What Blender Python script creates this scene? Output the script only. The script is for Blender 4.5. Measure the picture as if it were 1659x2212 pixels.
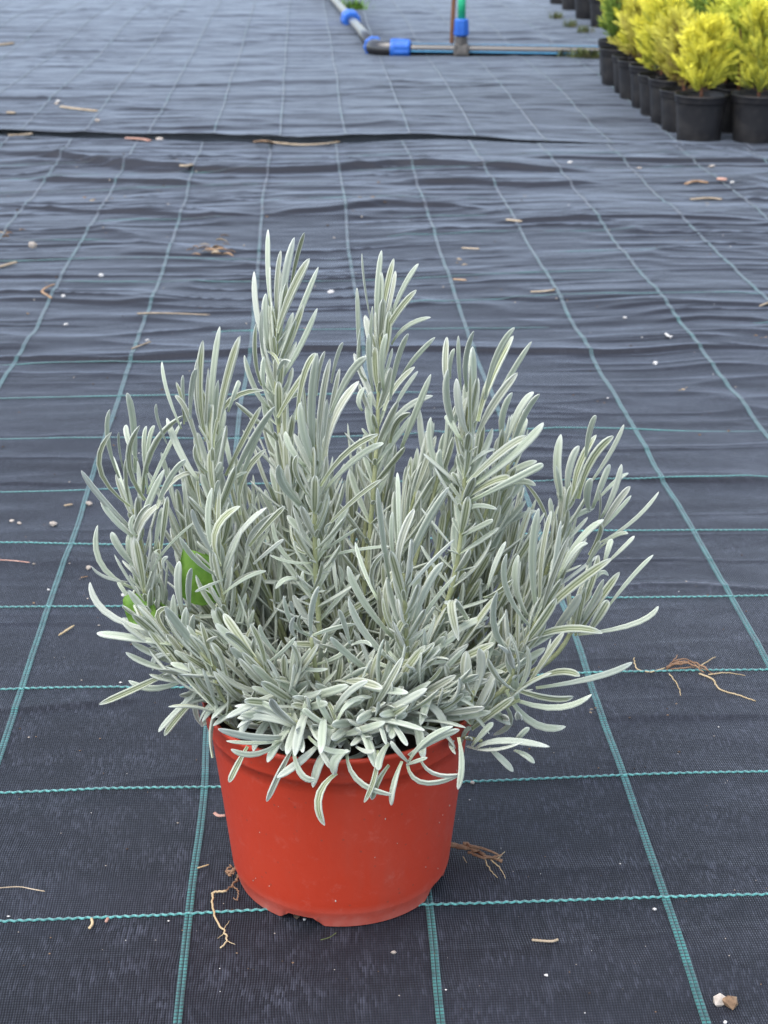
import bpy, bmesh, math, random
import numpy as np
from mathutils import Vector, Matrix
random.seed(7); rng = np.random.default_rng(11)
for o in list(bpy.data.objects): bpy.data.objects.remove(o)
S = bpy.context.scene
COL = S.collection

# ------------------------------------------------------------------ camera
FPX, CX, CY = 3579.0, 829.5, 1106.0            # focal length and centre on a 1659 x 2212 sheet
TH = math.atan(1432 / FPX); HC = 0.8235; YAW = math.radians(2.67)
cam = bpy.data.cameras.new('camera'); camo = bpy.data.objects.new('camera', cam); COL.objects.link(camo)
camo.location = (0, 0, HC); camo.rotation_euler = (math.pi / 2 - TH, 0, -YAW)
cam.sensor_fit = 'HORIZONTAL'; cam.sensor_width = 36; cam.lens = 36 * FPX / 1659
cam.clip_start = 0.05; cam.clip_end = 500
cam.dof.use_dof = True; cam.dof.focus_distance = 1.34; cam.dof.aperture_fstop = 23
S.camera = camo
S.render.resolution_x = 768; S.render.resolution_y = 1024

# ------------------------------------------------------------------ sky and sun (bright overcast)
SUN_EL, SUN_AZ = math.radians(66), math.radians(232)     # azimuth: clockwise from +Y
w = bpy.data.worlds.new('World'); S.world = w; w.use_nodes = True
nt = w.node_tree; nt.nodes.clear()
sky = nt.nodes.new('ShaderNodeTexSky'); sky.sky_type = 'NISHITA'; sky.sun_disc = False
sky.sun_elevation = SUN_EL; sky.sun_rotation = SUN_AZ; sky.air_density = 1.0; sky.dust_density = 2.2; sky.ozone_density = 1.0
hs = nt.nodes.new('ShaderNodeHueSaturation'); hs.inputs['Saturation'].default_value = 0.6
bg = nt.nodes.new('ShaderNodeBackground'); bg.inputs['Strength'].default_value = 0.145
wo = nt.nodes.new('ShaderNodeOutputWorld')
nt.links.new(sky.outputs[0], hs.inputs['Color']); nt.links.new(hs.outputs[0], bg.inputs['Color']); nt.links.new(bg.outputs[0], wo.inputs[0])
sl = bpy.data.lights.new('sun', 'SUN'); sl.energy = 0.9; sl.angle = math.radians(60); sl.color = (1, .965, .92)
so = bpy.data.objects.new('sun', sl); COL.objects.link(so)
so.rotation_euler = (math.pi / 2 - SUN_EL, 0, -SUN_AZ + math.pi); so.location = (0, 0, 5)
so.rotation_euler = Vector((math.sin(SUN_AZ) * math.cos(SUN_EL), math.cos(SUN_AZ) * math.cos(SUN_EL), math.sin(SUN_EL))).to_track_quat('Z', 'Y').to_euler()
S.view_settings.view_transform = 'Standard'; S.view_settings.look = 'None'
S.view_settings.exposure = 1.3; S.view_settings.gamma = 1.0; S.view_settings.use_curve_mapping = False

# ------------------------------------------------------------------ sheet -> world
c_, s_, cy_, sy_ = math.cos(TH), math.sin(TH), math.cos(YAW), math.sin(YAW)
VR = np.array([cy_, -sy_, 0]); VF = np.array([sy_ * c_, cy_ * c_, -s_]); VU = np.cross(VR, VF)
def ray(x, y): return VR * (x - CX) / FPX - VU * (y - CY) / FPX + VF
def gp(x, y, z=0.0):
    d = ray(x, y); t = (z - HC) / d[2]
    return np.array([0, 0, HC]) + d * t
def dp(x, y, Y):
    d = ray(x, y); return np.array([0, 0, HC]) + d * (Y / d[1])

# ------------------------------------------------------------------ helpers
def new_obj(name, me, parent=None, loc=None):
    o = bpy.data.objects.new(name, me); COL.objects.link(o)
    if parent is not None: o.parent = parent
    if loc is not None: o.location = loc
    return o
def mesh(name, V, F, mat=None, smooth=True):
    me = bpy.data.meshes.new(name); me.from_pydata([tuple(v) for v in V], [], [tuple(f) for f in F])
    if smooth: me.polygons.foreach_set('use_smooth', [True] * len(me.polygons))
    if mat is not None:
        for m in (mat if isinstance(mat, (list, tuple)) else [mat]): me.materials.append(m)
    me.update(); return me
def tag(o, label=None, cat=None, group=None, kind=None):
    if label: o['label'] = label
    if cat: o['category'] = cat
    if group: o['group'] = group
    if kind: o['kind'] = kind
    return o
def empty(name, loc):
    o = bpy.data.objects.new(name, None); COL.objects.link(o); o.location = loc; o.empty_display_size = .02; return o
def copy_tree(o, parent=None):
    c = o.copy(); COL.objects.link(c); c.parent = parent
    for ch in o.children: copy_tree(ch, c)
    return c
class MB:
    def __init__(s): s.V = []; s.F = []; s.M = []
    def add(s, V, F, m=0):
        k = len(s.V); s.V += [tuple(v) for v in V]; s.F += [tuple(i + k for i in f) for f in F]; s.M += [m] * len(F); return s
    def build(s, name, mats, parent=None, loc=None, smooth=True):
        me = mesh(name, s.V, s.F, mats, smooth)
        if any(s.M): me.polygons.foreach_set('material_index', s.M)
        return new_obj(name, me, parent, loc)
def tube(P, R, n=8, caps=True, flat=1.0):
    P = [np.array(p, float) for p in P]; N = len(P)
    R = [R] * N if np.isscalar(R) else list(R)
    V = []; F = []; up = None
    for i in range(N):
        t = P[min(i + 1, N - 1)] - P[max(i - 1, 0)]; t = t / (np.linalg.norm(t) + 1e-12)
        if up is None:
            a = np.array([0, 0, 1.]) if abs(t[2]) < .9 else np.array([1., 0, 0])
            up = a - t * (a @ t)
        else: up = up - t * (up @ t)
        up = up / (np.linalg.norm(up) + 1e-12); sd = np.cross(t, up)
        for k in range(n):
            a = 2 * math.pi * k / n
            V.append(P[i] + R[i] * (sd * math.cos(a) + up * math.sin(a) * flat))
    for i in range(N - 1):
        for k in range(n):
            F.append((i * n + k, i * n + (k + 1) % n, (i + 1) * n + (k + 1) % n, (i + 1) * n + k))
    if caps:
        F.append(tuple(range(n))[::-1]); F.append(tuple((N - 1) * n + k for k in range(n)))
    return V, F
def lathe(prof, n=48, close=False):
    V = []; F = []; m = len(prof)
    for k in range(n):
        a = 2 * math.pi * k / n
        for r, z in prof: V.append((r * math.cos(a), r * math.sin(a), z))
    for k in range(n):
        for j in range(m - 1):
            F.append((k * m + j, ((k + 1) % n) * m + j, ((k + 1) % n) * m + j + 1, k * m + j + 1))
    return V, F
def bez(p0, p1, p2, n):
    out = []
    for i in range(n):
        t = i / (n - 1); out.append((1 - t) ** 2 * p0 + 2 * t * (1 - t) * p1 + t * t * p2)
    return out
def smoothline(P, n):
    P = [np.array(p, float) for p in P]; out = []
    Q = [2 * P[0] - P[1]] + P + [2 * P[-1] - P[-2]]
    segs = len(P) - 1
    for i in range(n):
        u = i / (n - 1) * segs; k = min(int(u), segs - 1); t = u - k
        a, b, c, d = Q[k], Q[k + 1], Q[k + 2], Q[k + 3]
        out.append(.5 * (2 * b + (c - a) * t + (2 * a - 5 * b + 4 * c - d) * t * t + (3 * b - a - 3 * c + d) * t ** 3))
    return out

# ------------------------------------------------------------------ materials
def mat(name):
    m = bpy.data.materials.new(name); m.use_nodes = True
    return m, m.node_tree, m.node_tree.nodes['Principled BSDF']
def N(t, typ, **kw):
    n = t.nodes.new(typ)
    for k, v in kw.items(): setattr(n, k, v)
    return n
def mathn(t, op, a, b=None, c=None):
    n = N(t, 'ShaderNodeMath', operation=op)
    for i, v in enumerate((a, b, c)):
        if v is None: continue
        if isinstance(v, (int, float)): n.inputs[i].default_value = v
        else: t.links.new(v, n.inputs[i])
    return n.outputs[0]
def noise(t, vec, scale, detail=3, rough=.5):
    n = N(t, 'ShaderNodeTexNoise'); n.inputs['Scale'].default_value = scale; n.inputs['Detail'].default_value = detail; n.inputs['Roughness'].default_value = rough
    if vec is not None: t.links.new(vec, n.inputs['Vector'])
    return n.outputs['Fac']
def ramp(t, fac, stops):
    r = N(t, 'ShaderNodeValToRGB'); e = r.color_ramp.elements
    while len(e) < len(stops): e.new(.5)
    for i, (p, c) in enumerate(stops):
        e[i].position = p; e[i].color = (*c, 1) if len(c) == 3 else c
    t.links.new(fac, r.inputs[0]); return r.outputs[0]
def mix(t, f, a, b):
    n = N(t, 'ShaderNodeMix', data_type='RGBA')
    for s, v in ((0, f), (6, a), (7, b)):
        if isinstance(v, (int, float)): n.inputs[s].default_value = v
        elif isinstance(v, tuple): n.inputs[s].default_value = (*v, 1)
        else: t.links.new(v, n.inputs[s])
    return n.outputs[2]
def simple(name, stops, scale=60, rough=.7, bump=.0, bscale=200, spec=.4, coords='Object', rnd=0):
    m, t, b = mat(name); tc = N(t, 'ShaderNodeTexCoord')
    f = noise(t, tc.outputs[coords], scale, 4, .6)
    n = len(stops); st = [(.3 + .4 * i / max(1, n - 1), c) for i, c in enumerate(stops)]
    col = ramp(t, f, st)
    if rnd:
        oi = N(t, 'ShaderNodeObjectInfo'); h = N(t, 'ShaderNodeHueSaturation'); t.links.new(col, h.inputs['Color'])
        t.links.new(mathn(t, 'MULTIPLY_ADD', oi.outputs['Random'], 2 * rnd, 1 - rnd), h.inputs['Value']); col = h.outputs[0]
    t.links.new(col, b.inputs['Base Color']); b.inputs['Roughness'].default_value = rough; b.inputs['Specular IOR Level'].default_value = spec
    if bump:
        bm = N(t, 'ShaderNodeBump'); bm.inputs['Strength'].default_value = bump; bm.inputs['Distance'].default_value = .002
        t.links.new(noise(t, tc.outputs[coords], bscale, 3), bm.inputs['Height']); t.links.new(bm.outputs[0], b.inputs['Normal'])
    return m

def mat_fabric():
    m, t, b = mat('woven_ground_cover')
    geo = N(t, 'ShaderNodeNewGeometry'); P = geo.outputs['Position']
    sx = N(t, 'ShaderNodeSeparateXYZ'); t.links.new(P, sx.inputs[0]); X, Y = sx.outputs[0], sx.outputs[1]
    wob = noise(t, P, 9, 2); Xw = mathn(t, 'MULTIPLY_ADD', wob, .012, X)
    # strands: 2 mm warp ribs, 1.1 mm weft picks
    rib = mathn(t, 'SINE', mathn(t, 'MULTIPLY', Xw, 2 * math.pi / .0021))
    pick = mathn(t, 'SINE', mathn(t, 'MULTIPLY', Y, 2 * math.pi / .0030))
    cv = N(t, 'ShaderNodeCombineXYZ')
    col_ = mathn(t, 'FLOOR', mathn(t, 'MULTIPLY', Xw, 1 / .0021)); wc = N(t, 'ShaderNodeTexWhiteNoise', noise_dimensions='1D'); t.links.new(col_, wc.inputs['W'])
    t.links.new(col_, cv.inputs[0]); t.links.new(mathn(t, 'FLOOR', mathn(t, 'ADD', mathn(t, 'MULTIPLY', Y, 1 / .0075), mathn(t, 'MULTIPLY', wc.outputs['Value'], 7.3))), cv.inputs[1])
    wn = N(t, 'ShaderNodeTexWhiteNoise', noise_dimensions='2D'); t.links.new(cv.outputs[0], wn.inputs['Vector'])
    sc = N(t, 'ShaderNodeMapping'); sc.inputs['Scale'].default_value = (22, 30, 1); t.links.new(P, sc.inputs['Vector'])
    patch = noise(t, sc.outputs[0], 1, 4, .6)
    near = N(t, 'ShaderNodeMapRange'); near.inputs['From Min'].default_value = 1.3; near.inputs['From Max'].default_value = 3.2; near.inputs['To Min'].default_value = 1; near.inputs['To Max'].default_value = .12
    t.links.new(Y, near.inputs['Value']); fade = near.outputs[0]
    fleck = mathn(t, 'MULTIPLY', mathn(t, 'POWER', wn.outputs['Value'], 2.2), mathn(t, 'MULTIPLY', fade, ramp(t, patch, [(.40, (.12, .12, .12)), (.72, (1, 1, 1))])))
    big = noise(t, P, 2.3, 4, .65)
    base = mix(t, big, (.0048, .0062, .0115), (.0085, .0105, .0185))
    fine = noise(t, P, 260, 3, .7)
    base = mix(t, ramp(t, fine, [(.5, (0, 0, 0)), (.75, (.35, .35, .35))]), base, (.042, .046, .064))
    base = mix(t, mathn(t, 'MULTIPLY', fleck, .62), base, (.10, .11, .15))
    base = mix(t, mathn(t, 'MULTIPLY', fade, ramp(t, mathn(t, 'MULTIPLY_ADD', rib, .5, .5), [(.05, (.75, .75, .75)), (.5, (0, 0, 0))])), base, (.0015, .0018, .003))
    # dusty dried silt, in drifts across the sheet
    ds = N(t, 'ShaderNodeMapping'); ds.inputs['Scale'].default_value = (2.2, 6, 1); t.links.new(P, ds.inputs['Vector'])
    dust = ramp(t, noise(t, ds.outputs[0], 1.3, 6, .68), [(.46, (0, 0, 0)), (.74, (.55, .55, .55))])
    base = mix(t, dust, base, (.022, .025, .038))
    t.links.new(base, b.inputs['Base Color'])
    t.links.new(mathn(t, 'MULTIPLY_ADD', fine, .25, .5), b.inputs['Roughness']); b.inputs['Specular IOR Level'].default_value = .34
    b.inputs['Sheen Weight'].default_value = 1.0; b.inputs['Sheen Roughness'].default_value = .25; b.inputs['Sheen Tint'].default_value = (.78, .86, 1, 1)
    grit = noise(t, P, 120, 4, .75); blot = noise(t, P, 5, 5, .7)
    t.links.new(mathn(t, 'MULTIPLY', mathn(t, 'MULTIPLY_ADD', grit, 1.1, .42), mathn(t, 'MULTIPLY_ADD', blot, .9, .40)), b.inputs['Sheen Weight'])
    h = mathn(t, 'MULTIPLY', mathn(t, 'ADD', mathn(t, 'MULTIPLY', rib, .8), mathn(t, 'MULTIPLY', pick, .22)), fade)
    h = mathn(t, 'MULTIPLY_ADD', fine, .9, h)
    bm = N(t, 'ShaderNodeBump'); bm.inputs['Strength'].default_value = .65; bm.inputs['Distance'].default_value = .0007
    t.links.new(h, bm.inputs['Height']); t.links.new(bm.outputs[0], b.inputs['Normal'])
    return m
def mat_teal(name, along):
    m, t, b = mat(name)
    geo = N(t, 'ShaderNodeNewGeometry'); P = geo.outputs['Position']
    sx = N(t, 'ShaderNodeSeparateXYZ'); t.links.new(P, sx.inputs[0])
    s = mathn(t, 'SINE', mathn(t, 'MULTIPLY', sx.outputs[1 if along else 0], 2 * math.pi / (.0042 if along else .0062)))
    f = ramp(t, mathn(t, 'MULTIPLY_ADD', s, .5, .5), [(.12, (0, 0, 0)), (.42, (1, 1, 1))])
    wear = ramp(t, noise(t, P, 60, 5, .75), [(.34, (.25, .25, .25)), (.62, (1, 1, 1))])
    f2 = mathn(t, 'MULTIPLY', f, wear)
    if not along: f2 = mathn(t, 'MULTIPLY_ADD', f2, .55, .4)
    col = mix(t, f2, (.012, .03, .034), (.04, .215, .195) if along else (.11, .43, .40))
    far = N(t, 'ShaderNodeMapRange'); far.inputs['From Min'].default_value = 1.3; far.inputs['From Max'].default_value = 4.2; far.inputs['To Min'].default_value = .12; far.inputs['To Max'].default_value = .92
    t.links.new(sx.outputs[1], far.inputs['Value'])      # far sheen put into the colour: greyer with distance, broken by silt patches
    silt_sheen = mathn(t, 'MULTIPLY', far.outputs[0], ramp(t, noise(t, P, 6.5, 5, .7), [(.3, (.25, .25, .25)), (.6, (1, 1, 1))]))
    col = mix(t, mathn(t, 'MULTIPLY', silt_sheen, 1.25), col, (.055, .062, .078))
    t.links.new(col, b.inputs['Base Color']); b.inputs['Roughness'].default_value = .42
    b.inputs['Sheen Weight'].default_value = .4; b.inputs['Sheen Roughness'].default_value = .4; b.inputs['Sheen Tint'].default_value = (.82, .9, 1, 1)
    return m
def mat_leaf():
    m, t, b = mat('lavender_leaf')
    at = N(t, 'ShaderNodeAttribute'); at.attribute_name = 'side'; sx = N(t, 'ShaderNodeSeparateColor'); t.links.new(at.outputs['Color'], sx.inputs[0])
    tc = N(t, 'ShaderNodeTexCoord'); P = tc.outputs['Object']
    under, along, rnd = sx.outputs[0], sx.outputs[1], sx.outputs[2]
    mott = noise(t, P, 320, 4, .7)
    zone = ramp(t, under, [(.0, (.35, .40, .31)), (.13, (.43, .48, .385)), (.25, (.46, .51, .415)), (.42, (.60, .635, .545)), (.55, (.55, .57, .44)), (.74, (.47, .50, .33)), (.90, (.21, .24, .125)), (1.0, (.17, .20, .10))])  # shade of grooves and centre line painted dark; groove lamina also greener
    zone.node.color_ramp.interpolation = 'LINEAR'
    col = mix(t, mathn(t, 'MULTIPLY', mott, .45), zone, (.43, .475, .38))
    # greener at the base, whiter fuzz on the tips
    col = mix(t, ramp(t, along, [(.0, (.45, .45, .45)), (.22, (0, 0, 0))]), col, (.40, .47, .22))
    col = mix(t, ramp(t, along, [(.86, (0, 0, 0)), (1, (.8, .8, .8))]), col, (.62, .66, .60))
    # old leaves greyer, some bluish
    col = mix(t, ramp(t, rnd, [(.55, (0, 0, 0)), (1, (.55, .55, .55))]), col, (.45, .455, .43))
    h = N(t, 'ShaderNodeHueSaturation'); t.links.new(col, h.inputs['Color']); t.links.new(mathn(t, 'MULTIPLY_ADD', rnd, .26, .84), h.inputs['Value']); h.inputs['Saturation'].default_value = 1.12
    t.links.new(h.outputs[0], b.inputs['Base Color'])
    b.inputs['Roughness'].default_value = .85; b.inputs['Specular IOR Level'].default_value = .2
    b.inputs['Sheen Weight'].default_value = .8; b.inputs['Sheen Roughness'].default_value = .35; b.inputs['Sheen Tint'].default_value = (.95, 1, .97, 1)
    bm = N(t, 'ShaderNodeBump'); bm.inputs['Strength'].default_value = .35; bm.inputs['Distance'].default_value = .0008
    t.links.new(noise(t, P, 900, 3, .7), bm.inputs['Height']); t.links.new(bm.outputs[0], b.inputs['Normal'])
    return m
def mat_pot_red():
    m, t, b = mat('red_plastic')
    tc = N(t, 'ShaderNodeTexCoord'); P = tc.outputs['Object']
    col = mix(t, noise(t, P, 14, 4, .6), (.47, .038, .014), (.54, .050, .019))
    scuff = ramp(t, noise(t, P, 75, 6, .75), [(.56, (0, 0, 0)), (.76, (.4, .4, .4))])
    col = mix(t, scuff, col, (.58, .16, .12))
    wm = N(t, 'ShaderNodeMapping'); wm.inputs['Scale'].default_value = (30, 30, 5); t.links.new(P, wm.inputs['Vector'])
    col = mix(t, ramp(t, noise(t, wm.outputs[0], 1, 5, .65), [(.5, (0, 0, 0)), (.75, (.22, .22, .22))]), col, (.36, .10, .07))
    vo = N(t, 'ShaderNodeTexVoronoi'); vo.inputs['Scale'].default_value = 95; t.links.new(P, vo.inputs['Vector'])
    col = mix(t, ramp(t, vo.outputs['Distance'], [(.05, (.55, .55, .55)), (.13, (0, 0, 0))]), col, (.20, .06, .04))
    sx = N(t, 'ShaderNodeSeparateXYZ'); t.links.new(P, sx.inputs[0])
    mr = N(t, 'ShaderNodeMapRange'); mr.inputs['From Min'].default_value = .001; mr.inputs['From Max'].default_value = .022; mr.inputs['To Min'].default_value = .55; mr.inputs['To Max'].default_value = 0
    t.links.new(sx.outputs[2], mr.inputs['Value'])
    dust = mathn(t, 'MULTIPLY', mr.outputs[0], ramp(t, noise(t, P, 40, 5, .7), [(.3, (.2, .2, .2)), (.7, (1, 1, 1))]))
    col = mix(t, dust, col, (.62, .27, .22))
    t.links.new(col, b.inputs['Base Color'])
    t.links.new(mathn(t, 'MULTIPLY_ADD', noise(t, P, 120, 4, .7), .25, .36), b.inputs['Roughness'])
    b.inputs['Subsurface Weight'].default_value = .0
    bm = N(t, 'ShaderNodeBump'); bm.inputs['Strength'].default_value = .12; bm.inputs['Distance'].default_value = .0006
    t.links.new(noise(t, P, 420, 3, .6), bm.inputs['Height']); t.links.new(bm.outputs[0], b.inputs['Normal'])
    return m
def mat_conifer(name, tip, mid, inner):
    m, t, b = mat(name)
    at = N(t, 'ShaderNodeAttribute'); at.attribute_name = 'side'; sx = N(t, 'ShaderNodeSeparateColor'); t.links.new(at.outputs['Color'], sx.inputs[0])
    oi = N(t, 'ShaderNodeObjectInfo')
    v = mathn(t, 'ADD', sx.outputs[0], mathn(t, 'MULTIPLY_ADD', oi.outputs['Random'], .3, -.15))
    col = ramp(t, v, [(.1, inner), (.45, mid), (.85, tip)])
    t.links.new(col, b.inputs['Base Color']); b.inputs['Roughness'].default_value = .6
    b.inputs['Specular IOR Level'].default_value = .3
    return m
def mat_black(name, c=.016, rough=.38, dusty=.25):
    m, t, b = mat(name); tc = N(t, 'ShaderNodeTexCoord'); P = tc.outputs['Object']
    d = ramp(t, noise(t, P, 18, 5, .7), [(.45, (0, 0, 0)), (.8, (dusty, dusty, dusty))])
    t.links.new(mix(t, d, (c, c, c * 1.15), (.16, .145, .125)), b.inputs['Base Color'])
    t.links.new(mathn(t, 'MULTIPLY_ADD', noise(t, P, 60, 4), .25, rough - .1), b.inputs['Roughness'])
    return m
FABRIC = mat_fabric(); TEALW = mat_teal('teal_marker_tape', True); TEALF = mat_teal('teal_marker_thread', False)
LEAF = mat_leaf(); RED = mat_pot_red()
STEM = simple('lavender_stem', [(.30, .33, .16), (.42, .44, .26)], 120, .8, .3, 500)
SOIL = simple('potting_soil', [(.018, .013, .010), (.06, .042, .03), (.03, .022, .016)], 160, .95, .9, 260)
BLACKPOT = mat_black('black_pot_plastic'); PIPE = mat_black('black_pipe_plastic', .014, .15, .04); PIPE.node_tree.nodes['Principled BSDF'].inputs['Specular IOR Level'].default_value = .9
BLUE = simple('blue_fitting_plastic', [(.015, .10, .46), (.03, .16, .58)], 30, .42, .1, 200)
PSTRIPE = simple('pipe_stripe_blue', [(.05, .26, .48), (.07, .32, .55)], 30, .4)
GREENP = simple('green_pipe_plastic', [(.02, .46, .21), (.04, .55, .27)], 14, .45)
GREYF = simple('grey_fitting_plastic', [(.07, .068, .066), (.14, .13, .12)], 40, .6, .3, 120)
WOOD = simple('weathered_stake_wood', [(.13, .058, .03), (.24, .115, .06)], 22, .85, .4, 90)
STRAW = simple('dry_straw', [(.25, .19, .12), (.44, .36, .26)], 50, .7, .2, 300, rnd=.2)
BROWN = simple('dead_leaf', [(.11, .065, .036), (.27, .17, .10), (.36, .26, .17)], 70, .85, .5, 300, rnd=.25)
ROOT = simple('dry_root', [(.15, .08, .045), (.32, .20, .12)], 60, .85, .4, 400)
PALEROOT = simple('pale_root', [(.42, .31, .16), (.55, .44, .27)], 60, .7)
STONE = simple('pale_pebble', [(.34, .29, .24), (.50, .45, .40)], 90, .9, .5, 300, rnd=.15)
PERL = simple('white_perlite', [(.48, .47, .45), (.62, .61, .59)], 90, .9, .4, 400)
DIRT = simple('brown_crumb', [(.05, .034, .024), (.13, .09, .06)], 90, .95, .5, 300, rnd=.3)
GREENLEAF = simple('green_weed_leaf', [(.09, .21, .025), (.18, .33, .05)], 60, .55, .3, 200)
MOSS = simple('weedy_moss', [(.06, .075, .028), (.12, .15, .05), (.17, .13, .08)], 40, .95)
PINK = simple('reddish_husk', [(.34, .15, .11), (.52, .33, .26)], 60, .8, rnd=.2)
BARK = simple('conifer_bark', [(.12, .052, .03), (.24, .11, .065)], 60, .9, .5, 200)
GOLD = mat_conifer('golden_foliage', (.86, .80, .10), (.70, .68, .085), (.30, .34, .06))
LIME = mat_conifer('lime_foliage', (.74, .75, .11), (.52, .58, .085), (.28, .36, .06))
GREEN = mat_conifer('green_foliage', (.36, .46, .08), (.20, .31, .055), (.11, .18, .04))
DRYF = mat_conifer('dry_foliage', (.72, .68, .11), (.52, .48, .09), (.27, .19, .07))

# ------------------------------------------------------------------ the mat's relief
def vnoise(x, y, seed):
    xi = np.floor(x).astype(np.int64); yi = np.floor(y).astype(np.int64); fx = x - xi; fy = y - yi
    fx = fx * fx * fx * (fx * (fx * 6 - 15) + 10); fy = fy * fy * fy * (fy * (fy * 6 - 15) + 10)
    def h(a, b):
        v = (a * 374761393 + b * 668265263 + seed * 974634721) & 0xffffffff
        v = ((v ^ (v >> 13)) * 1274126177) & 0xffffffff
        v = (v ^ (v >> 16)) & 0xffffffff
        return v / 4294967295.0 * 2 - 1
    a, b, c, d = h(xi, yi), h(xi + 1, yi), h(xi, yi + 1), h(xi + 1, yi + 1)
    return (a * (1 - fx) + b * fx) * (1 - fy) + (c * (1 - fx) + d * fx) * fy
# creases: sheet polyline, height, width toward the viewer, width away
CREASES = [
 ([(-60, 775), (60, 778), (250, 783), (430, 772), (620, 758), (900, 757), (1110, 762), (1300, 766), (1500, 755), (1720, 757)], .0075, .006, .05),
 ([(1020, 1028), (1200, 1041), (1420, 1041), (1720, 1042)], .004, .005, .04),
 ([(-40, 328), (120, 336), (250, 356), (420, 372), (580, 377), (720, 372), (860, 362), (980, 366), (1150, 374), (1300, 378)], .016, .018, .16),
 ([(240, 358), (330, 370), (420, 376)], .010, .015, .1),
 ([(60, 380), (200, 388), (320, 396), (450, 403)], .012, .016, .1),
 ([(560, 470), (720, 460), (830, 445), (960, 450), (1060, 462)], .010, .012, .1),
 ([(250, 455), (420, 470), (560, 468)], .007, .010, .08),
 ([(-40, 437), (180, 455), (400, 460)], .007, .010, .08),
 ([(1040, 485), (1200, 482), (1420, 478), (1680, 486)], .008, .009, .07),
 ([(860, 398), (1000, 402), (1150, 408), (1300, 402)], .010, .014, .1),
 ([(1100, 352), (1250, 350), (1420, 356), (1700, 352)], .009, .014, .1),
 ([(250, 545), (420, 552), (560, 540)], .005, .008, .06),
 ([(-40, 645), (120, 645), (250, 652), (420, 645)], .005, .008, .06),
 ([(1020, 640), (1180, 655), (1380, 648)], .004, .007, .05),
 ([(1400, 700), (1520, 692), (1680, 702)], .005, .007, .05),
 ([(1280, 672), (1420, 664), (1700, 668)], .004, .007, .05),
 ([(-40, 1046), (80, 1046), (210, 1046)], .0022, .004, .03),
 ([(1250, 1560), (1420, 1556), (1700, 1548)], .0016, .006, .04),
 ([(-40, 1540), (150, 1530), (330, 1512)], .0022, .006, .04),
]
CR = []
for pl, A, wn_, wf in CREASES:
    g = np.array([gp(x, y)[:2] for x, y in pl]); CR.append((g[:, 0], g[:, 1], A, wn_, wf))
SEAM = np.array([gp(x, y)[:2] for x, y in [(-700, 285), (-60, 291), (150, 298), (420, 302), (560, 309), (640, 316), (740, 311), (860, 304), (1000, 305), (1200, 313), (1420, 317), (1659, 322), (2400, 330)]])
def seamY(X): return np.interp(X, SEAM[:, 0], SEAM[:, 1]) + .012 * vnoise(np.asarray(X) * 5, np.asarray(X) * 0, 21)
def hfun(X, Y):
    X = np.asarray(X, float); Y = np.asarray(Y, float)
    far = np.clip((Y - 1.2) / 2.6, 0, 1)
    z = .010 * far * vnoise(X * 1.1 + 3, Y * .9, 1) + .003 * vnoise(X * 2.5, Y * 2.5, 2)
    Yw = Y + .018 * vnoise(X * 2.6, Y * 1.3, 3) + .012 * vnoise(X * 7, Y * 4, 8)
    def crease(ax, fy, sd, pw, a):
        q = vnoise(X * ax + sd, Yw * fy, sd); r0 = np.clip(1 - np.abs(q) * 1.15, 0, 1) ** pw
        q = vnoise(X * ax + sd, (Yw + a * r0) * fy, sd); return np.clip(1 - np.abs(q) * 1.15, 0, 1) ** pw
    m1 = np.clip(.55 + .9 * vnoise(X * 1.5, Y * 2.2, 7), 0, 1); m2 = np.clip(.5 + 1.0 * vnoise(X * 2.6 + 4, Y * 3.4, 17), 0, 1); m3 = np.clip(.5 + 1.1 * vnoise(X * 3.5 + 8, Y * 4, 27), 0, 1)
    z = z + (.0010 + .0052 * far) * m1 * crease(1.3, 7.5, 4, 7, .012) + (.0009 + .0050 * far) * m2 * crease(2.1, 12, 5, 6, .008) + (.0004 + .0032 * far) * m3 * crease(3.5, 24, 6, 4, .004)
    z = z + (.0004 + .0020 * far) * vnoise(X * 3, Yw * 10, 14) + (.0003 + .0012 * far) * vnoise(X * 7, Yw * 26, 15) + .0005 * far * vnoise(X * 30, Yw * 60, 16)
    for gx, gy, A, wn_, wf in CR:
        o = np.argsort(gx); yc = np.interp(X, gx[o], gy[o]) + .004 * vnoise(X * 9, X * 0 + A * 1000, 9)
        d = Y - yc; L = (gx.max() - gx.min()) * .12 + .02
        tx = np.clip((X - gx.min()) / L, 0, 1) * np.clip((gx.max() - X) / L, 0, 1)
        z = z + A * tx * np.where(d < 0, np.exp(-(d / wn_) ** 2), np.exp(-np.abs(d) / wf))
    # flatten under the red pot
    dd = np.hypot(X - .0175, Y - 1.2276); k = np.clip((dd - .085) / .08, 0, 1)
    under = np.clip((Y - seamY(X) + .03) / .05, 0, 1)
    return z * k * (1 - under) - .012 * under
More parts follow.
